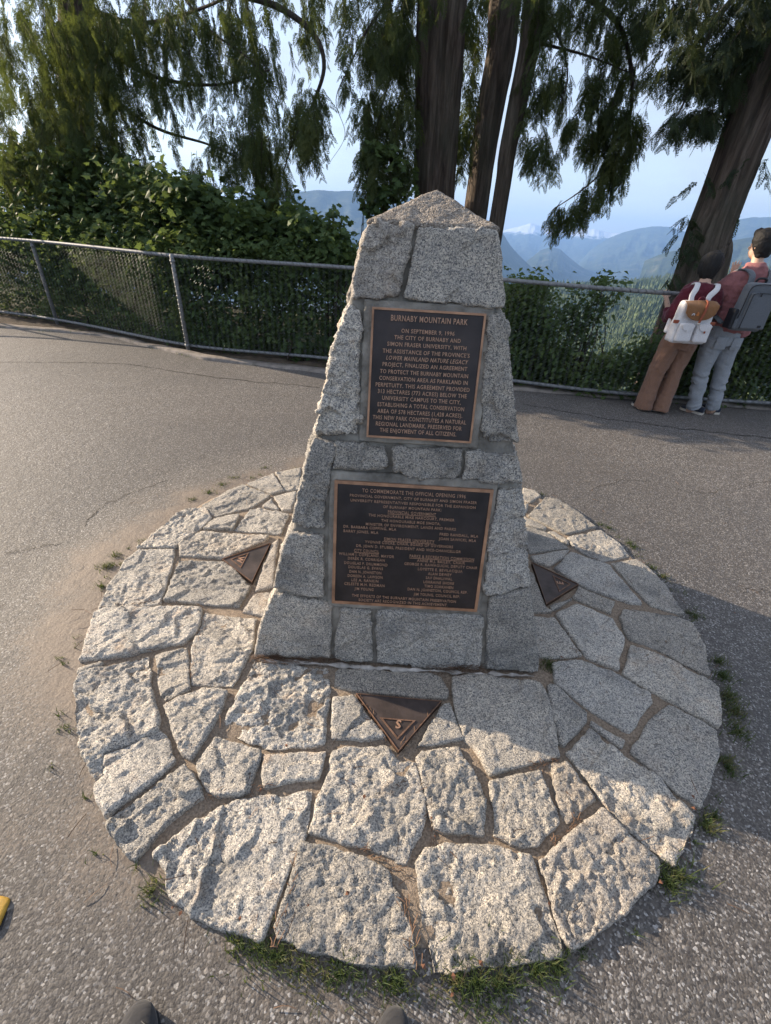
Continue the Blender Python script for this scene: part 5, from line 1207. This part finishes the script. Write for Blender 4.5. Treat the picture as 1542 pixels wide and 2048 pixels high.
# flap: curved lid over the top and upper back
V = []; Fc = []; nu, nv = 22, 14
for j in range(nv+1):
    v = j/nv
    for i in range(nu+1):
        u = -1+2*i/nu; wdt = .160-.012*v; bot = .175*(1-.42*abs(u)**2.4); z = BZ+.200-v*bot if v > .22 else BZ+.200-v*bot+0.0; yy = yb_-.012-.016*math.sin(min(1, v*1.6)*math.pi/2)+.060*max(0, (0.30-v)/0.30)**1.3+.014*abs(u)**3; V.append((BX+u*wdt, yy, z+.006*math.sin(u*2+1)))
for j in range(nv):
    for i in range(nu): a = j*(nu+1)+i; Fc.append((a, a+1, a+nu+2, a+nu+1))
me = evalmesh(mesh_py('fl', V, Fc), [('SOLIDIFY', dict(thickness=.006, offset=0)), ('SUBSURF', dict(levels=1, render_levels=1))]); P = getco(me); N_ = getno(me); setco(me, P+N_*(0.004*fbm(P*15, 5, 3))[:, None]); fl = link('flap', me, M_TAN, rk)
link('flap_strap', strip([(BX+.035, yb_+.03, BZ+.213), (BX+.03, yb_-.020, BZ+.185), (BX+.018, yb_-.040, BZ+.11), (BX+.002, yb_-.044, BZ+.03), (BX-.004, yb_-.046, BZ-.005)], .012, .004), M_STRAP, rk)
link('buckle', rbox((BX-.003, yb_-.052, BZ+.006), (.015, .004, .008), .002, 1), M_SOLE, rk)
link('handle', strip([(BX-.03, yb_+.055, BZ+.19), (BX-.02, yb_+.05, BZ+.225), (BX+.02, yb_+.05, BZ+.225), (BX+.03, yb_+.055, BZ+.19)], .006, .008, (0, 1, 0)), M_MAROON, rk)
for k, (dx, dz, w, h) in enumerate([(-.038, .088, .012, .0028), (-.036, .097, .009, .0028), (-.037, .079, .011, .0028), (-.040, .106, .006, .0028)]): 
    if k == 0: mb = MB()
    mb.box((BX+dx, yb_-.0345, BZ+dz), (w, .002, h))
link('orange_emblem', mb.mesh(), M_ORNG, fl, smooth=False)
mb = MB(); mb.tube([(BX-.088, yb_-.030, BZ+.075), (BX-.086, yb_-.036, BZ+.088), (BX-.078, yb_-.037, BZ+.094), (BX-.070, yb_-.036, BZ+.088), (BX-.068, yb_-.032, BZ+.076)], .005, 8); link('white_emblem', mb.mesh(), M_CANVAS, fl)

# man beside her
MX_, MY_ = 3.55, 5.13
ma = thing('person', 'person with short black hair in dusty pink shirt and grey jeans raising a hand', 'person', (MX_, MY_, 0))
B = []
T = head(B, (3.505, MY_+.05, 1.665), 1.06, 0.35, (0.0, 0), neck=(3.51, MY_+.01, 1.50))
B.append(lf([(3.49, MY_, .86, .155, .115), (3.49, MY_, .98, .145, .11), (3.50, MY_, 1.12, .155, .115), (3.505, MY_, 1.27, .19, .12), (3.505, MY_, 1.40, .175, .10), (3.50, MY_, 1.49, .07, .065)], 18))
B.append(lf([(3.335, MY_, 1.385, .055, .055), (3.25, MY_+.06, 1.22, .048, .048), (3.245, MY_+.14, 1.13, .040, .040), (3.36, MY_+.22, 1.26, .036, .034), (3.46, MY_+.24, 1.39, .026, .022)], 12))
fingers(B, (3.46, MY_+.24, 1.39), (3.47, MY_+.25, 1.47), (0, 0, 1), (1.0, 0, 0), curl=0.12)
B.append(lf([(3.68, MY_, 1.385, .055, .055), (3.74, MY_+.03, 1.20, .048, .048), (3.76, MY_+.10, 1.06, .040, .040), (3.72, MY_+.28, 1.08, .034, .032), (3.68, MY_+.42, 1.13, .026, .022)], 12))
fingers(B, (3.68, MY_+.42, 1.13), (3.67, MY_+.50, 1.15), (0, 0, 1), (-1.0, 0, 0), curl=-0.5)
for hx, kx, ax in ((3.41, 3.43, 3.47), (3.58, 3.64, 3.70)):
    B.append(lf([(hx, MY_, .86, .09, .10), (kx, MY_+.02, .48, .055, .062), (ax, MY_-.03, .10, .036, .045), (ax-.02, MY_+.03, .04, .035, .07)], 12))
link('body', fuse(B, 0.0085, 2), M_SKIN, ma)
J = [lf([(3.49, MY_, .76, .170, .128), (3.485, MY_, .85, .172, .13), (3.48, MY_, .93, .160, .12), (3.48, MY_, .97, .155, .115)], 22)]
J.append(lf([(3.40, MY_, .82, .100, .118), (3.405, MY_+.01, .66, .095, .108), (3.415, MY_+.01, .48, .075, .084), (3.44, MY_-.01, .28, .068, .076), (3.465, MY_-.03, .10, .062, .070), (3.47, MY_-.03, .055, .060, .068)], 20))
J.append(lf([(3.575, MY_, .82, .100, .118), (3.60, MY_+.02, .66, .095, .108), (3.64, MY_+.02, .48, .075, .084), (3.67, MY_, .28, .068, .076), (3.695, MY_-.01, .10, .060, .068), (3.70, MY_-.01, .06, .058, .066)], 20))
me = fuse(J, 0.008, 3); P = getco(me); N_ = getno(me)
k = np.clip((0.62-P[:, 2])/0.25, 0.15, 1); wv = 1-2*np.abs(vn(np.stack([P[:, 0]*7, P[:, 1]*7, P[:, 2]*24+np.sin(P[:, 0]*30)*0.5], -1), 5)); setco(me, P+N_*(0.012*k*wv+0.003*fbm(P*12, 3, 2))[:, None]); jn = link('jeans', me, M_JEAN, ma)
link('pocket', rbox((3.565, MY_-.128, .79), (.055, .004, .062), .006, 1, 0.12), M_JEAN, jn)
link('pocket', rbox((3.405, MY_-.126, .79), (.055, .004, .062), .006, 1, -0.12), M_JEAN, jn)
Sh = [lf([(3.50, MY_, .90, .180, .135), (3.50, MY_, 1.0, .176, .132), (3.50, MY_, 1.14, .186, .134), (3.505, MY_, 1.28, .215, .138), (3.505, MY_, 1.41, .205, .120), (3.505, MY_, 1.475, .115, .095), (3.505, MY_+.01, 1.525, .075, .072)], 24)]
Sh.append(lf([(3.58, MY_+.01, .99, .09, .10), (3.62, MY_, .90, .10, .10), (3.635, MY_, .865, .095, .10)], 16))
Sh.append(lf([(3.36, MY_, 1.375, .075, .080), (3.27, MY_+.03, 1.25, .078, .078), (3.235, MY_+.08, 1.12, .078, .075), (3.25, MY_+.14, 1.07, .072, .070), (3.32, MY_+.20, 1.17, .060, .058), (3.38, MY_+.23, 1.27, .048, .046)], 16))
Sh.append(lf([(3.655, MY_, 1.375, .075, .080), (3.73, MY_+.01, 1.22, .075, .075), (3.77, MY_+.07, 1.06, .070, .068), (3.75, MY_+.19, 1.03, .06, .058), (3.73, MY_+.26, 1.06, .05, .05)], 16))
link('pink_shirt', fuse(Sh, 0.009, 2, 0.010, (8, 8, 11), 18), M_PINK, ma)
H = []
hb([(0, -.050, -.085, .050, .036), (0, -.044, -.05, .068, .056), (0, -.036, -.01, .082, .074), (0, -.022, .035, .088, .090), (0, -.010, .075, .088, .096), (0, 0, .112, .068, .080), (0, .004, .136, .03, .035)])
hb([(0, .055, .085, .055, .030), (0, .062, .108, .05, .03), (0, .05, .128, .03, .02)], 12)
me = fuse(H, 0.0075, 2); P = getco(me); N_ = getno(me); setco(me, P+N_*(0.007+0.004*fbm(P*38, 6, 3, .7))[:, None]); link('hair', me, M_HAIR, ma)
h1, t1_ = onz(1404, 829, 0), onz(1357, 817, 0); shoe('shoe', (h1[0], h1[1]-.01, 0), (t1_[0]+.02, t1_[1]+.0, 0), ma, M_NAVY, M_SOLE, h=.07)
h1, t1_ = onz(1433, 829, 0), onz(1406, 814, 0); shoe('shoe', (h1[0], h1[1], 0), (t1_[0], t1_[1]+.02, 0), ma, M_NAVY, M_SOLE, h=.07)
# grey backpack
QX, QY, QZ = 3.475, MY_-.235, 1.155; tl = 0.0
gb = thing('backpack', 'grey melange backpack with dark zips worn by the person in pink', 'backpack', (QX, QY, QZ-.22))
link('bag_body', rbox((QX, QY, QZ), (.150, .080, .215), .055, 5, 0.0, .92, .003, 13, tl), M_GREYC, gb)
Rt = Matrix.Translation((QX, QY, QZ)) @ Matrix.Rotation(tl, 4, 'Y'); Q = lambda x, y, z: tuple(Rt @ Vector((x, y, z)))
def qbox(x, y, z, hsz, bev, seg=3, **k):
    return rbox(Q(x, y, z), hsz, bev, seg, 0.0, k.get('top', 1.0), tilt=tl)
fp_ = link('front_panel', qbox(.012, -.078, -.028, (.124, .022, .160), .018, 4, top=.93), M_GREYC, gb)
link('zip', strip([Q(-.106, -.101, -.185), Q(-.106, -.104, -.02), Q(-.104, -.102, .100), Q(-.085, -.101, .124), Q(0, -.101, .130), Q(.10, -.101, .124), Q(.118, -.099, .10)], .0035, .003), M_BLK, gb)
link('zip', strip([Q(-.140, -.070, -.10), Q(-.138, -.074, .06), Q(-.135, -.072, .15), Q(-.10, -.070, .190), Q(0, -.068, .203), Q(.09, -.070, .190), Q(.13, -.072, .14)], .004, .004), M_BLK, gb)
link('zip_pull', qbox(-.03, -.104, .118, (.004, .003, .016), .001, 1), M_BLK, gb)
link('logo_patch', qbox(.080, -.102, -.160, (.017, .002, .011), .001, 1), M_BLK, gb, smooth=False)
link('handle', strip([Q(-.05, .03, .205), Q(-.035, .02, .245), Q(.035, .02, .245), Q(.05, .03, .205)], .007, .010, (0, 1, 0)), M_BLK, gb)
link('side_pocket', qbox(-.160, -.0, -.11, (.018, .055, .09), .012, 3), M_BLK, gb)
for s_ in (-1, 1):
    link('shoulder_strap', strip([Q(s_*.075, .050, .175), (QX+.03+s_*.095, QY+.095, QZ+.272), (QX+.03+s_*.115, QY+.185, QZ+.310), (QX+.03+s_*.125, QY+.32, QZ+.27), (QX+.02+s_*.135, QY+.375, QZ+.12), (QX-.02+s_*.17, QY+.33, QZ-.06), Q(s_*.16, .10, -.17)], .031, .010), M_GREYC, gb)

# shoes of the one who takes the picture, and a yellow toe at the left
M_CHAR = fabric('charcoal_suede', (0.035, 0.035, 0.038), fold=20, fd=0.006)
M_YEL = simple('yellow_leather', (0.42, 0.25, 0.035), 0.55, 50, 0.25, 200, 0.001)
for (tx, ty, hx_, hy_, lb) in ((-.500, .250, -.42, -.02, 'left dark shoe tip of the viewer, at the bottom edge beside the stone base'), (.098, .266, .06, -.03, 'right dark shoe tip of the viewer, at the bottom edge below the obelisk')):
    s0 = thing('dark_shoe', lb, 'shoe', (hx_, hy_, 0))
    prof = [(0.0, .60, .085), (.15, .80, .10), (.35, .80, .095), (.5, .88, .085), (.68, 1.0, .072), (.84, .93, .062), (.94, .70, .050), (1.0, .32, .030)]
    h0 = np.array([hx_, hy_]); d = np.array([tx-hx_, ty-hy_]); L_ = np.linalg.norm(d); a = math.atan2(-d[0], d[1]); ca, sa = math.cos(a), math.sin(a)
    R = spline(np.array([(0, L_*u, .018+hh/2, .047*ww, hh/2) for u, ww, hh in prof]), 5); V, Fc = loft(R[:, :3], R[:, 3:5], 24, True, (1, 0, 0), 2.3)
    TT = lambda v: (hx_+v[0]*ca-v[1]*sa, hy_+v[0]*sa+v[1]*ca, v[2])
    link('upper', remesh(mesh_py('u', [TT(v) for v in V], Fc), .004, 2), M_CHAR, s0)
    V, Fc = prism([(.05*ww, L_*u) for u, ww, _ in prof]+[(-.05*ww, L_*u) for u, ww, _ in prof[::-1]], 0.0, .026); link('sole', mesh_py('s', [TT(v) for v in V], Fc), M_BLK, s0, smooth=False)
    m = MB(); m.tube([TT(v) for v in [(-.030, L_*.70, .088), (-.026, L_*.84, .080), (0, L_*.905, .072), (.026, L_*.84, .080), (.030, L_*.70, .088)]], .0022, 6); link('toe_seam', m.mesh(), M_BLK, s0)
g = onz(0, 1836, 0.0); sY = thing('yellow_shoe', 'yellow toe with a thick black sole at the left edge of the picture', 'shoe', (g[0]-.28, g[1]-.06, 0))
a = math.atan2(-(.28), .06); prof = [(0.0, .70, .024), (.2, .82, .024), (.45, .85, .024), (.7, 1.0, .022), (.88, .92, .020), (.97, .75, .018), (1.0, .62, .016)]
h0 = (g[0]-.285, g[1]-.06); L_ = math.hypot(.30, .075); ca, sa = math.cos(a), math.sin(a); TT = lambda v: (h0[0]+v[0]*ca-v[1]*sa, h0[1]+v[0]*sa+v[1]*ca, v[2])
R = spline(np.array([(0, L_*u, 0.014+hh/2-.004, .048*ww, hh/2) for u, ww, hh in prof]), 5); V, Fc = loft(R[:, :3], R[:, 3:5], 24, True, (1, 0, 0), 3.0)
link('upper', remesh(mesh_py('u', [TT(v) for v in V], Fc), .004, 2), M_YEL, sY)
V, Fc = prism([(.053*ww, L_*u*1.02) for u, ww, _ in prof]+[(-.053*ww, L_*u*1.02) for u, ww, _ in prof[::-1]], 0.0, .017); link('sole', mesh_py('s', [TT(v) for v in V], Fc), M_BLK, sY, smooth=False)
# ------------------------------------------------------------------ haze over the valley
t = NT('haze_air'); t.t.nodes.remove(t.tc); pv = t.n('ShaderNodeVolumePrincipled'); pv.inputs['Color'].default_value = (0.27, 0.47, 0.86, 1); pv.inputs['Density'].default_value = 1.1e-4; pv.inputs['Anisotropy'].default_value = 0.1
t.l(pv.outputs[0], t.out.inputs['Volume'])
mb = MB(); mb.box((0, 0, 130), (15200, 15200, 500)); tag(link('haze', mb.mesh(), t.m, smooth=False), 'pale blue haze filling the valley air', 'haze', kind='stuff')
